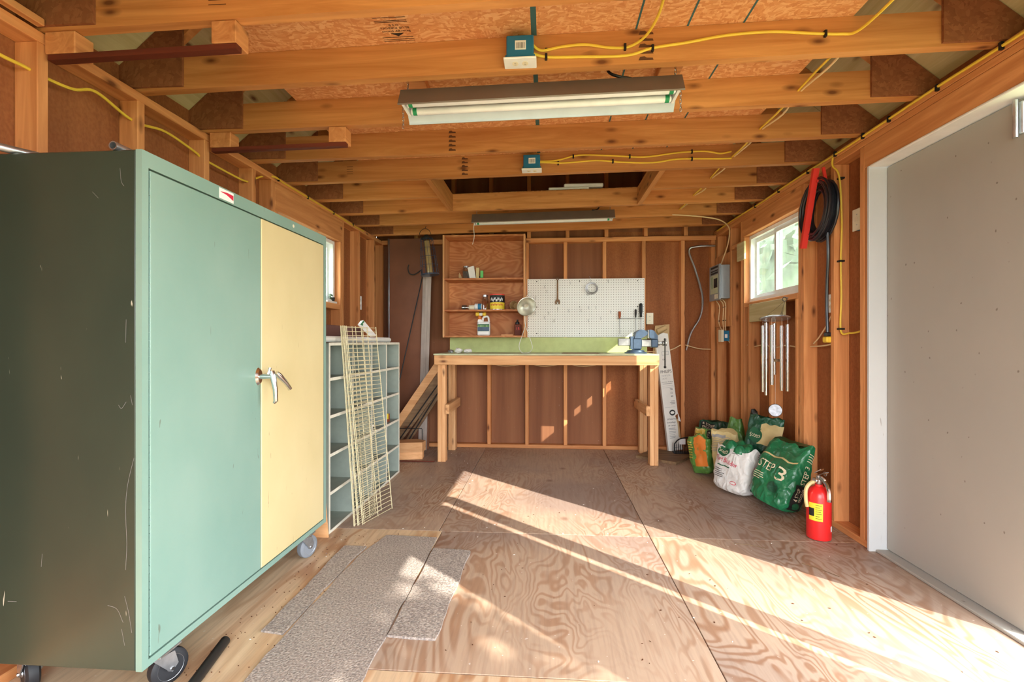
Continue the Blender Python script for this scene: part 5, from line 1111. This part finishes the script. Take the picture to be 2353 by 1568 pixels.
for z, x0, x1, h_ in ((0.68, -0.05, 0.05, 0.005), (0.66, -0.055, 0.06, 0.002), (0.642, -0.055, 0.06, 0.002), (0.44, -0.055, 0.05, 0.002), (0.225, -0.045, 0.02, 0.005), (0.212, -0.045, 0.03, 0.005), (0.192, -0.045, 0.025, 0.005), (0.179, -0.045, 0.02, 0.005), (0.158, -0.045, 0.01, 0.005), (0.143, -0.045, 0.02, 0.005), (0.128, -0.045, 0.01, 0.005), (0.50, 0.01, 0.05, 0.006), (0.485, 0.0, 0.055, 0.006), (0.47, 0.01, 0.05, 0.006), (0.03, -0.02, 0.05, 0.004)):
    m.add([cp(x0, z, 0.0008), cp(x1, z, 0.0008), cp(x1, z + h_, 0.0008), cp(x0, z + h_, 0.0008)], [(0, 1, 2, 3)])
for x0, x1, z0, z1 in ((-0.02, 0.05, 0.975, 0.978), (-0.02, 0.05, 1.01, 1.013), (-0.02, -0.017, 0.978, 1.01), (0.047, 0.05, 0.978, 1.01)): m.add([cp(x0, z0, 0.0008), cp(x1, z0, 0.0008), cp(x1, z1, 0.0008), cp(x0, z1, 0.0008)], [(0, 1, 2, 3)])
x_ = m.build('small_print', 'ink_grey', car); x_['kind'] = 'stuff'
m = MB(); m.add([cp(0.012, 0.385, 0.0008)] + [cp(0.012 + 0.03 * math.cos(2 * PI * i / 20), 0.385 + 0.03 * math.sin(2 * PI * i / 20), 0.0008) for i in range(20)], [(0, 1 + i, 1 + (i + 1) % 20) for i in range(20)]); sl2 = m.build('round_seal', 'ink', car)
m = MB(); m.add([cp(0.012, 0.385, 0.0014)] + [cp(0.012 + 0.02 * math.cos(2 * PI * i / 16), 0.385 + 0.014 * math.sin(2 * PI * i / 16), 0.0014) for i in range(16)], [(0, 1 + i, 1 + (i + 1) % 16) for i in range(16)]); m.build('seal_centre', 'paper', sl2)
t = thing('kraft_bag', (1.24, 5.0, 1.0), 'folded brown kraft paper behind the top of the lamp carton', 'paper bag')
MB().prism([(1.10, 5.022, 0.95), (1.27, 5.022, 0.95), (1.275, 5.022, 1.315), (1.13, 5.022, 1.30)], (0, 0.006, 0)).build('sheet', 'cardboard', t)

# ================================================================== SHELF AND BENCH ITEMS
def can(name, x, y, z, r, h_, mat, label, cat, lid=None, lidm=None, lay=None, bands=()):
    t = thing(name, (x, y, z), label, cat)
    ax = (0, 0, 1) if lay is None else lay; c = Vector((x, y, z)) if lay is None else Vector((x, y, z + r))
    bd = MB().lathe([(r * 0.94, 0), (r, 0.004), (r, h_ - 0.004), (r * 0.94, h_)], c, ax, 24).build('body', mat, t, smooth=True)
    if lid: MB().lathe([(r * 1.03, 0), (r * 1.03, lid), (r * 0.9, lid + 0.002)], c + Vector(ax).normalized() * h_, ax, 24).build('lid', lidm, t, smooth=True)
    for (a, b_, mm) in bands: MB().lathe([(r * 1.008, a), (r * 1.008, b_)], c, ax, 24, False).build('label_band', mm, bd, smooth=True)
    return t
def jar(name, x, y, z, r, h_, label, inner, lid='steel', lay=None):
    t = thing(name, (x, y, z), label, 'jar'); ax = Vector(lay or (0, 0, 1)); c = Vector((x, y, z + (r if lay else 0)))
    MB().lathe([(r * 0.7, 0), (r, 0.006), (r, h_ * 0.72), (r * 0.72, h_ * 0.85), (r * 0.72, h_ * 0.9)], c, ax, 22).build('glass', 'clear_plastic', t, smooth=True)
    MB().lathe([(r * 0.86, 0.004), (r * 0.9, h_ * 0.6)], c, ax, 18).build('contents', inner, t, smooth=True)
    MB().lathe([(r * 0.8, h_ * 0.88), (r * 0.8, h_), (r * 0.7, h_ + 0.002)], c, ax, 22).build('lid', lid, t, smooth=True)
SYc = 4.87
jar('glass_jar', -0.828, SYc, Z3, 0.038, 0.135, 'clear glass jar of screws on the top shelf', 'glass_dark')
t = thing('hardware_box', (-0.755, SYc, Z3), 'tilted white paper box of hardware beside the jar of screws', 'box'); MB().prism([(-0.785, SYc - 0.03, Z3), (-0.72, SYc - 0.03, Z3), (-0.745, SYc - 0.03, Z3 + 0.135), (-0.808, SYc - 0.03, Z3 + 0.118)], (0, 0.05, 0)).build('carton', 'paper', t)
t = thing('paint_stick', (-0.885, SYc, Z3), 'thin pointed wooden stir stick at the end of the top shelf', 'stick'); MB().prism([(-0.905, SYc, Z3), (-0.868, SYc, Z3), (-0.878, SYc, Z3 + 0.035), (-0.898, SYc, Z3 + 0.07), (-0.906, SYc, Z3 + 0.045)], (0, 0.006, 0)).build('blade', 'cardboard', t)
t = thing('hardware_box', (-0.70, SYc, Z3), 'upright pinkish carton on the top shelf', 'box'); MB().bbox((-0.722, SYc - 0.02, Z3), (-0.690, SYc + 0.03, Z3 + 0.118), 0.002).build('carton', 'bag_tan', t); MB().bbox((-0.6895, SYc - 0.02, Z3), (-0.678, SYc + 0.03, Z3 + 0.03), 0.002).build('dark_base', 'black', t)
t = thing('blade_pack', (-0.665, SYc, Z3), 'bright green blade pack on the top shelf', 'packet'); MB().bbox((-0.676, SYc - 0.024, Z3 + 0.012), (-0.648, SYc + 0.004, Z3 + 0.085), 0.001).build('card', 'green_label', t); MB().bbox((-0.677, SYc - 0.02, Z3), (-0.645, SYc + 0.02, Z3 + 0.0115), 0.001).build('base', 'black', t)
jar('glass_jar', -0.875, SYc, Z2, 0.027, 0.075, 'empty glass jar lying on its side on the middle shelf', 'glass_dark', 'brass', (1, 0.1, 0))
can('spray_can', -0.795, SYc, Z2, 0.027, 0.055, 'almond', 'small cream tin lying on its side on the middle shelf', 'can', lay=(1, 0.05, 0))
can('blue_can', -0.735, SYc, Z2, 0.034, 0.075, 'white', 'blue and white can lying on its side on the middle shelf', 'can', lay=(1, -0.05, 0), bands=((0.035, 0.07, 'blue_can'),))
jar('glass_jar', -0.628, SYc, Z2, 0.035, 0.155, 'tall glass jar of rusty nails beside the coffee can', 'redwood_Z', 'steel')
cf = can('coffee_can', -0.503, SYc, Z2, 0.076, 0.150, 'yellow', 'big black and yellow coffee can with a red lid on the shelf', 'can', 0.010, 'red', bands=((0.075, 0.148, 'black'), (0.0, 0.006, 'steel')))
m = MB()
for i in range(14):
    a = -PI / 2 + (i - 6.5) * 0.13; z = Z2 + 0.09 + 0.012 * math.sin(i * 1.7)
    for s_ in (0,): m.add([(-0.503 + 0.0775 * math.cos(a + d), SYc + 0.0775 * math.sin(a + d), z + e) for d, e in ((-0.045, 0), (0.045, 0.004), (0.045, 0.028), (-0.045, 0.022))], [(0, 1, 2, 3)])
x_ = m.build('white_script', 'white', cf); x_['kind'] = 'stuff'
m = MB()
for i in range(9):
    a = -PI / 2 + (i - 4) * 0.2; m.add([(-0.503 + 0.0775 * math.cos(a + d), SYc + 0.0775 * math.sin(a + d), Z2 + 0.04 + e + 0.004 * (i % 2)) for d, e in ((-0.07, 0), (0.07, 0), (0.07, 0.018), (-0.07, 0.018))], [(0, 1, 2, 3)])
x_ = m.build('orange_script', 'orange', cf); x_['kind'] = 'stuff'
t = thing('plastic_cup', (-0.33, SYc, Z2), 'pale plastic tub lying on its side behind the clamp lamp', 'tub'); MB().lathe([(0.0, 0.09), (0.034, 0.09), (0.046, 0.0), (0.043, 0.0), (0.031, 0.086), (0.0, 0.086)], (-0.33, SYc - 0.03, Z2 + 0.046), (0.25, 1, 0), 24, False).build('wall', 'cardboard', t, smooth=True)
# hose-end sprayer bottle
t = thing('sprayer_bottle', (-0.64, SYc, Z1), 'white hose-end sprayer bottle with a yellow nozzle on the bottom shelf', 'spray bottle')
MB().bbox((-0.706, SYc - 0.04, Z1), (-0.578, SYc + 0.04, Z1 + 0.145), 0.012).build('bottle', 'white', t)
MB().prism([(-0.704, SYc - 0.03, Z1 + 0.143), (-0.652, SYc - 0.03, Z1 + 0.143), (-0.668, SYc - 0.03, Z1 + 0.168), (-0.698, SYc - 0.03, Z1 + 0.168)], (0, 0.06, 0)).build('shoulder', 'white', t)
MB().tube(cr([(-0.657, SYc, Z1 + 0.14), (-0.648, SYc, Z1 + 0.185), (-0.625, SYc, Z1 + 0.197), (-0.598, SYc, Z1 + 0.192), (-0.588, SYc, Z1 + 0.14)], 4), 0.011, 9).build('grip', 'white', t, smooth=True)
nz = MB().lathe([(0.018, 0), (0.018, 0.03), (0.012, 0.035), (0.012, 0.05)], (-0.685, SYc, Z1 + 0.165), n=16).build('cap', 'orange', t, smooth=True)
MB().lathe([(0.022, 0), (0.022, 0.03), (0.014, 0.035), (0.014, 0.075), (0.020, 0.08), (0.020, 0.105)], (-0.725, SYc, Z1 + 0.222), (1, 0, 0), 16).build('nozzle', 'yellow_cable', nz, smooth=True)
MB().bbox((-0.69, SYc - 0.016, Z1 + 0.206), (-0.655, SYc + 0.016, Z1 + 0.236), 0.004).build('valve_body', 'cord_white', nz)
lb = MB().bbox((-0.702, SYc - 0.0415, Z1 + 0.045), (-0.582, SYc - 0.0405, Z1 + 0.118), 0.0003).build('label', 'bag_lime', t)
MB().box((-0.702, SYc - 0.0422, Z1 + 0.048), (-0.582, SYc - 0.0417, Z1 + 0.088)).build('label_field', 'vise_blue', lb); MB().box((-0.702, SYc - 0.0422, Z1 + 0.108), (-0.582, SYc - 0.0417, Z1 + 0.118)).build('label_field', 'ink_green', lb)
t = thing('oil_tin', (-0.29, SYc, Z1), 'red oil tin with a black spout on the bottom shelf', 'tin'); MB().bbox((-0.325, SYc - 0.025, Z1), (-0.255, SYc + 0.025, Z1 + 0.115), 0.005).build('body', 'darkwood_X', t); MB().lathe([(0.022, 0), (0.022, 0.02), (0.010, 0.03), (0.008, 0.05)], (-0.295, SYc, Z1 + 0.115), n=14).build('spout', 'black', t, smooth=True)
letters('lettering', '15', 0.04, 'red', t, plane_fn((-0.29, SYc - 0.0262, Z1 + 0.07), (1, 0, 0), (0, 0, 1)))
t = thing('wood_scrap', (-0.41, SYc, Z1), 'flat pale wooden scrap on the bottom shelf', 'wood scrap'); MB().bbox((-0.46, SYc - 0.03, Z1), (-0.34, SYc + 0.01, Z1 + 0.012), 0.002).build('stick', 'bench_X', t)
# clamp lamp
t = thing('clamp_lamp', (-0.21, 4.70, 1.42), 'aluminium clamp work lamp fixed to the end of the wall shelf', 'clamp lamp')
ld = Vector((0.34, -0.85, -0.46)).normalized(); lc = Vector((-0.197, 4.62, 1.485))
MB().lathe([(0.020, -0.075), (0.026, -0.06), (0.055, -0.045), (0.082, -0.015), (0.094, 0.018), (0.098, 0.022), (0.094, 0.024), (0.090, 0.018), (0.078, -0.013), (0.052, -0.042), (0.024, -0.055), (0.0, -0.056)], lc, ld, 30, False).build('reflector', 'brass', t, smooth=True)
MB().lathe([(0.016, -0.135), (0.022, -0.13), (0.022, -0.10), (0.018, -0.075), (0.021, -0.074)], lc, ld, 16).build('socket', 'almond', t, smooth=True)
MB().lathe([(0.010, -0.055), (0.018, -0.035), (0.026, -0.012), (0.020, 0.008), (0.0, 0.014)], lc, ld, 16, False).build('bulb', 'clear_plastic', t, smooth=True)
MB().tube(cr([lc - ld * 0.09, (-0.185, 4.72, 1.60), (-0.16, 4.73, 1.63), (-0.145, 4.735, 1.60), (-0.20, 4.745, 1.54), (-0.2085, 4.76, 1.50)], 5), 0.003, 6).build('clamp_wire', 'brass', t, smooth=True)
MB().bbox((-0.2095, 4.745, 1.40), (-0.196, 4.80, 1.50), 0.003).build('clamp_jaw', 'steel', t)
pc = lc - ld * 0.13
MB().tube(cr([pc, pc + Vector((-0.01, 0.05, -0.04)), (-0.215, 4.70, 1.40), (-0.205, 4.68, 1.30), (-0.15, 4.66, 1.14), (-0.135, 4.64, 1.07), (-0.17, 4.62, 1.028), (-0.235, 4.62, 1.027), (-0.265, 4.64, 1.09), (-0.235, 4.68, 1.20), (-0.205, 4.73, 1.30), (-0.20, 4.74, 1.42)], 7), 0.0032, 7).build('cord', 'cord_white', t, smooth=True)
# bench top things
for i, (x, y, r, lab) in enumerate(((-0.945, 4.66, 0.026, 'small crumpled foil scrap at the bench end beside the crumpled paper'), (-0.868, 4.66, 0.038, 'crumpled white paper ball on the bench'), (-0.775, 4.66, 0.030, 'long crumpled paper wad on the bench'))):
    random.seed(40 + i); bm = bmesh.new(); bmesh.ops.create_icosphere(bm, subdivisions=2, radius=1)
    m = MB(); bm.verts.index_update()
    vs = [Vector(v.co) * r * random.uniform(0.72, 1.05) for v in bm.verts]; sx = 1.8 if i == 2 else 1.15
    vs = [Vector((v.x * sx, v.y, v.z * 0.75)) for v in vs]; mz = min(v.z for v in vs)
    m.add([v + Vector((x, y, 1.0212 - mz)) for v in vs], [[q.index for q in f.verts] for f in bm.faces]); bm.free()
    tag(m.build('paper_wad', 'galv' if i == 0 else 'paper', origin=(x, y, 1.0212)), lab, 'paper wad')
tag(MB().prism([(0.145, 4.50, 1.0215), (0.49, 4.50, 1.0215), (0.53, 4.70, 1.0215), (0.17, 4.70, 1.0215)], (0, 0, 0.006)).build('hardboard_offcut', 'oldwood_X', origin=(0.33, 4.6, 1.0215)), 'thin flat grey panel lying on the middle of the bench', 'panel')

# ================================================================== BACK LEFT CORNER
t = thing('bird_feeder', (-1.175, 4.66, 1.78), 'caged clear tube bird feeder hanging by the wall shelf', 'bird feeder')
fa = Vector((-0.10, 0, 1)).normalized(); fb = Vector((-1.155, 4.66, 1.80)); fu = Vector((1, 0, 0.10)).normalized(); fv = Vector((0, 1, 0))
MB().lathe([(0.034, 0.01), (0.034, 0.36)], fb, fa, 20).build('seed_tube', 'clear_plastic', t, smooth=True)
MB().lathe([(0.026, 0.012), (0.026, 0.34)], fb, fa, 16).build('seed_core', 'bag_tan', t, smooth=True)
MB().lathe([(0.09, -0.004), (0.092, 0.0), (0.09, 0.006)], fb, fa, 26).build('base_tray', 'vise_blue', t, smooth=True)
MB().lathe([(0.060, 0.362), (0.058, 0.375), (0.024, 0.385), (0.020, 0.40)], fb, fa, 22).build('cap', 'iron', t, smooth=True)
cg = MB()
for k in range(5): cg.tube([fb + fa * (0.01 + k * 0.085) + (fu * math.cos(q) + fv * math.sin(q)) * (0.09 - 0.006 * k) for q in [2 * PI * i / 24 for i in range(25)]], 0.002, 5, False)
for i in range(14):
    q = 2 * PI * i / 14; cg.tube([fb + (fu * math.cos(q) + fv * math.sin(q)) * 0.09, fb + fa * 0.36 + (fu * math.cos(q) + fv * math.sin(q)) * 0.063], 0.0018, 5)
x_ = cg.build('cage', 'vise_blue', t, smooth=True); x_['kind'] = 'stuff'
MB().tube([Vector((-1.205, 4.66, 2.20)) + Vector((0.058 * math.cos(q), 0, 0.062 * math.sin(q))) for q in [PI * i / 12 for i in range(13)]], 0.003, 6).build('bail', 'iron', t, smooth=True)
MB().tube(cr([(-1.205, 4.66, 2.262), (-1.21, 4.70, 2.29), (-1.225, 4.79, 2.32)], 4), 0.0025, 6).build('hook', 'iron', t, smooth=True)
t = thing('tall_panel', (-1.44, 4.93, 0), 'tall dark brown panel standing upright in the back left corner', 'panel')
MB().bbox((-1.655, 4.92, 0.001), (-1.235, 4.945, 2.225), 0.003).build('sheet', 'panel_brown', t); MB().bbox((-1.672, 4.91, 0.001), (-1.6555, 4.95, 2.225), 0.002).build('metal_edge', 'steel', t)
t = thing('downspout', (-1.28, 4.89, 0), 'tall pale metal downspout length standing before the brown panel', 'downspout')
for k, (dx, w) in enumerate(((0.0, 0.03), (0.031, 0.026), (0.058, 0.03))): MB().prism([(-1.335 + dx, 4.872 - 0.004 * (k == 1), 0.001), (-1.335 + dx + w, 4.872 - 0.004 * (k == 1), 0.001), (-1.29 + dx + w, 4.90, 1.82), (-1.29 + dx, 4.90, 1.82)], (0, 0.012, 0)).build('flute', 'downspout', t)
t = thing('garden_hook', (-1.32, 4.88, 0), 'thin black shepherd hook pole leaning in the back left corner', 'hook pole')
MB().tube([(-1.60, 4.55, 0.003), (-1.285, 4.855, 1.80)], 0.006, 8).build('pole', 'black', t, smooth=True)
MB().tube(cr([(-1.294, 4.85, 1.88), (-1.33, 4.84, 1.85), (-1.37, 4.83, 1.83), (-1.41, 4.82, 1.84), (-1.425, 4.815, 1.89), (-1.415, 4.81, 1.93)], 5), 0.006, 8).tube([(-1.285, 4.855, 1.80), (-1.294, 4.85, 1.885)], 0.006, 8).build('hook', 'iron', t, smooth=True)
def plank(name, p0, p1, w, h_, mat, label, up):
    t = thing(name, p0, label, 'plank'); MB().bar(p0, p1, w, h_, up).build('board', mat, t); return t
plank('timber_plank', (-1.68, 4.74, 0.045), (-1.05, 4.74, 0.958), 0.038, 0.075, 'bench_X', 'pale pine plank leaning diagonally behind the left bench leg', (1, 0, 0))
plank('timber_plank', (-1.60, 4.79, 0.062), (-1.055, 4.79, 0.80), 0.025, 0.13, 'oldwood_X', 'wide weathered board leaning diagonally beneath the pine plank', (1, 0, 0))
plank('timber_plank', (-1.48, 4.83, 0.03), (-1.065, 4.83, 0.66), 0.02, 0.05, 'oldwood_X', 'narrow weathered batten leaning diagonally beneath the wide board', (1, 0, 0))
for i, (a_, b_, lab) in enumerate((((-1.58, 4.70, 0.004), (-1.06, 4.73, 0.745), 'black steel rod leaning diagonally in front of the weathered boards'), ((-1.47, 4.70, 0.004), (-1.065, 4.73, 0.66), 'second black steel rod leaning below the first'))):
    tag(MB().tube([a_, b_], 0.006, 8).build('steel_rod', 'black', origin=a_, smooth=True), lab, 'rod')
t = thing('wire_stand', (-1.38, 4.66, 0.2), 'thin black wire stand behind the stacked timber blocks', 'stand')
MB().tube([(-1.50, 4.665, 0.265), (-1.24, 4.665, 0.265), (-1.235, 4.665, 0.255), (-1.235, 4.665, 0.003)], 0.004, 6).tube([(-1.50, 4.665, 0.265), (-1.50, 4.665, 0.003)], 0.004, 6).build('frame', 'black', t, smooth=True)
def block(pts, z0, z1, mat, label):
    tag(MB().prism([(x, y, z0) for x, y in pts], (0, 0, z1 - z0)).build('timber_block', mat, origin=(pts[0][0], pts[0][1], z0)), label, 'timber block', 'stacked timber blocks')
block([(-1.50, 4.42), (-1.19, 4.50), (-1.20, 4.60), (-1.50, 4.52)], 0.001, 0.075, 'bench_X', 'thick timber block under another, on the floor by the pigeonholes')
block([(-1.50, 4.40), (-1.185, 4.475), (-1.175, 4.57), (-1.28, 4.63), (-1.50, 4.56)], 0.0765, 0.168, 'bench_X', 'thick timber block on top of another by the pigeonholes')
tag(MB().bbox((-1.42, 4.40 - 0.012, 0.001), (-1.045, 4.40, 0.012), 0.002).build('thin_stick', 'darkwood_X', origin=(-1.2, 4.39, 0)), 'thin dark stick on the floor between the blocks and the bench leg', 'stick')
t = thing('potted_sprout', (-1.82, 3.90, 1.478), 'tiny dark pot with green leaves on the left window stool', 'pot')
MB().lathe([(0.014, 0), (0.019, 0.035)], (-1.825, 3.945, 1.4785), n=12).build('pot', 'black', t, smooth=True)
m = MB(); random.seed(8)
for i in range(14):
    c = Vector((-1.825, 3.92, 1.515)) + Vector((random.uniform(-0.01, 0.01), random.uniform(-0.05, 0.01), random.uniform(-0.02, 0.02))); d1_ = Vector((random.uniform(-1, 1), random.uniform(-1, 1), 0.6)).normalized() * 0.018; d2_ = d1_.orthogonal().normalized() * 0.007
    m.add([c - d1_, c + d2_, c + d1_, c - d2_], [(0, 1, 2, 3)])
x_ = m.build('leaves', 'leaf', t); x_['kind'] = 'stuff'

# ================================================================== FLOOR
def rug(pts, th, label, seed, z0=0.0005):
    random.seed(seed); P = []
    for i in range(len(pts)):
        a_, b_ = Vector(pts[i] + (0,)), Vector(pts[(i + 1) % len(pts)] + (0,)); n = max(2, int((b_ - a_).length / 0.04)); nn = Vector((-(b_ - a_).y, (b_ - a_).x, 0)).normalized()
        for k in range(n): P.append(a_ + (b_ - a_) * k / n + nn * (random.uniform(-0.002, 0.002) + 0.003 * math.sin(k * 0.8 + seed)))
    tag(MB().prism([(p.x, p.y, z0) for p in P], (0, 0, th)).build('carpet_piece', 'carpet', origin=(pts[0][0], pts[0][1], 0)), label, 'carpet', 'cut carpet pieces')
rug([(-1.003, 0.70), (-0.616, 0.70), (-0.612, 1.60), (-0.618, 2.25), (-0.625, 2.69), (-0.93, 2.70), (-0.985, 2.40), (-1.0, 1.80)], 0.008, 'long grey-beige carpet strip, widest of the three pieces', 1)
rug([(-1.108, 1.768), (-1.012, 1.760), (-1.008, 2.1), (-0.998, 2.40), (-0.985, 2.545), (-1.112, 2.545), (-1.105, 2.1)], 0.008, 'narrow carpet offcut between the wide strip and the cabinet', 2)
rug([(-0.607, 1.778), (-0.418, 1.768), (-0.412, 2.1), (-0.406, 2.53), (-0.612, 2.545), (-0.606, 2.1)], 0.009, 'short carpet offcut on the open floor side of the wide strip', 3)
pipe('plastic_pipe', (-1.192, 1.685, 0.0185), (-1.09, 1.20, 0.0185), 0.0175, 'iron', 'dark grey pipe lying on the floor before the cabinet', 'pipe')
t = thing('floor_litter', (0, 3, 0), 'scattered wood chips and grit on the plywood floor', 'litter'); t['kind'] = 'stuff'
m = MB(); m2 = MB(); random.seed(21)
for i in range(260):
    x, y = random.uniform(-1.2, 1.7), random.uniform(1.4, 4.9); s_ = random.uniform(0.002, 0.006); a = random.uniform(0, PI); c, q = math.cos(a) * s_, math.sin(a) * s_; k = random.uniform(0.3, 0.7)
    (m if i % 3 else m2).prism([(x - c, y - q, 0.001), (x + q * k, y - c * k, 0.001), (x + c, y + q, 0.001), (x - q * k, y + c * k, 0.001)], (0, 0, 0.0015))
for i in range(170):
    x, y = random.uniform(-1.25, -0.95), random.uniform(1.3, 2.7); s_ = random.uniform(0.0015, 0.004)
    m.box((x, y, 0.0005), (x + s_, y + s_ * 0.7, 0.003))
for mm, nm, mt in ((m, 'dark_grit', 'ink_brown'), (m2, 'pale_chips', 'paper')):
    o = mm.build(nm, mt, t); o['kind'] = 'stuff'
for i, (x, y, L_, a) in enumerate(((1.05, 2.74, 0.16, -0.35), (1.30, 2.52, 0.17, -0.9))):
    tag(MB().tube(cr([(x, y, 0.003), (x + L_ * 0.5 * math.cos(a), y + L_ * 0.5 * math.sin(a) + 0.012, 0.003), (x + L_ * math.cos(a), y + L_ * math.sin(a), 0.003)], 4), 0.0016, 5).build('dry_twig', 'oldwood_X', origin=(x, y, 0)), ('short dry twig on the floor in front of the fire extinguisher', 'dry grass stem on the floor toward the grey door')[i], 'twig')
for o in bpy.data.objects:
    if '_o' in o: del o['_o']
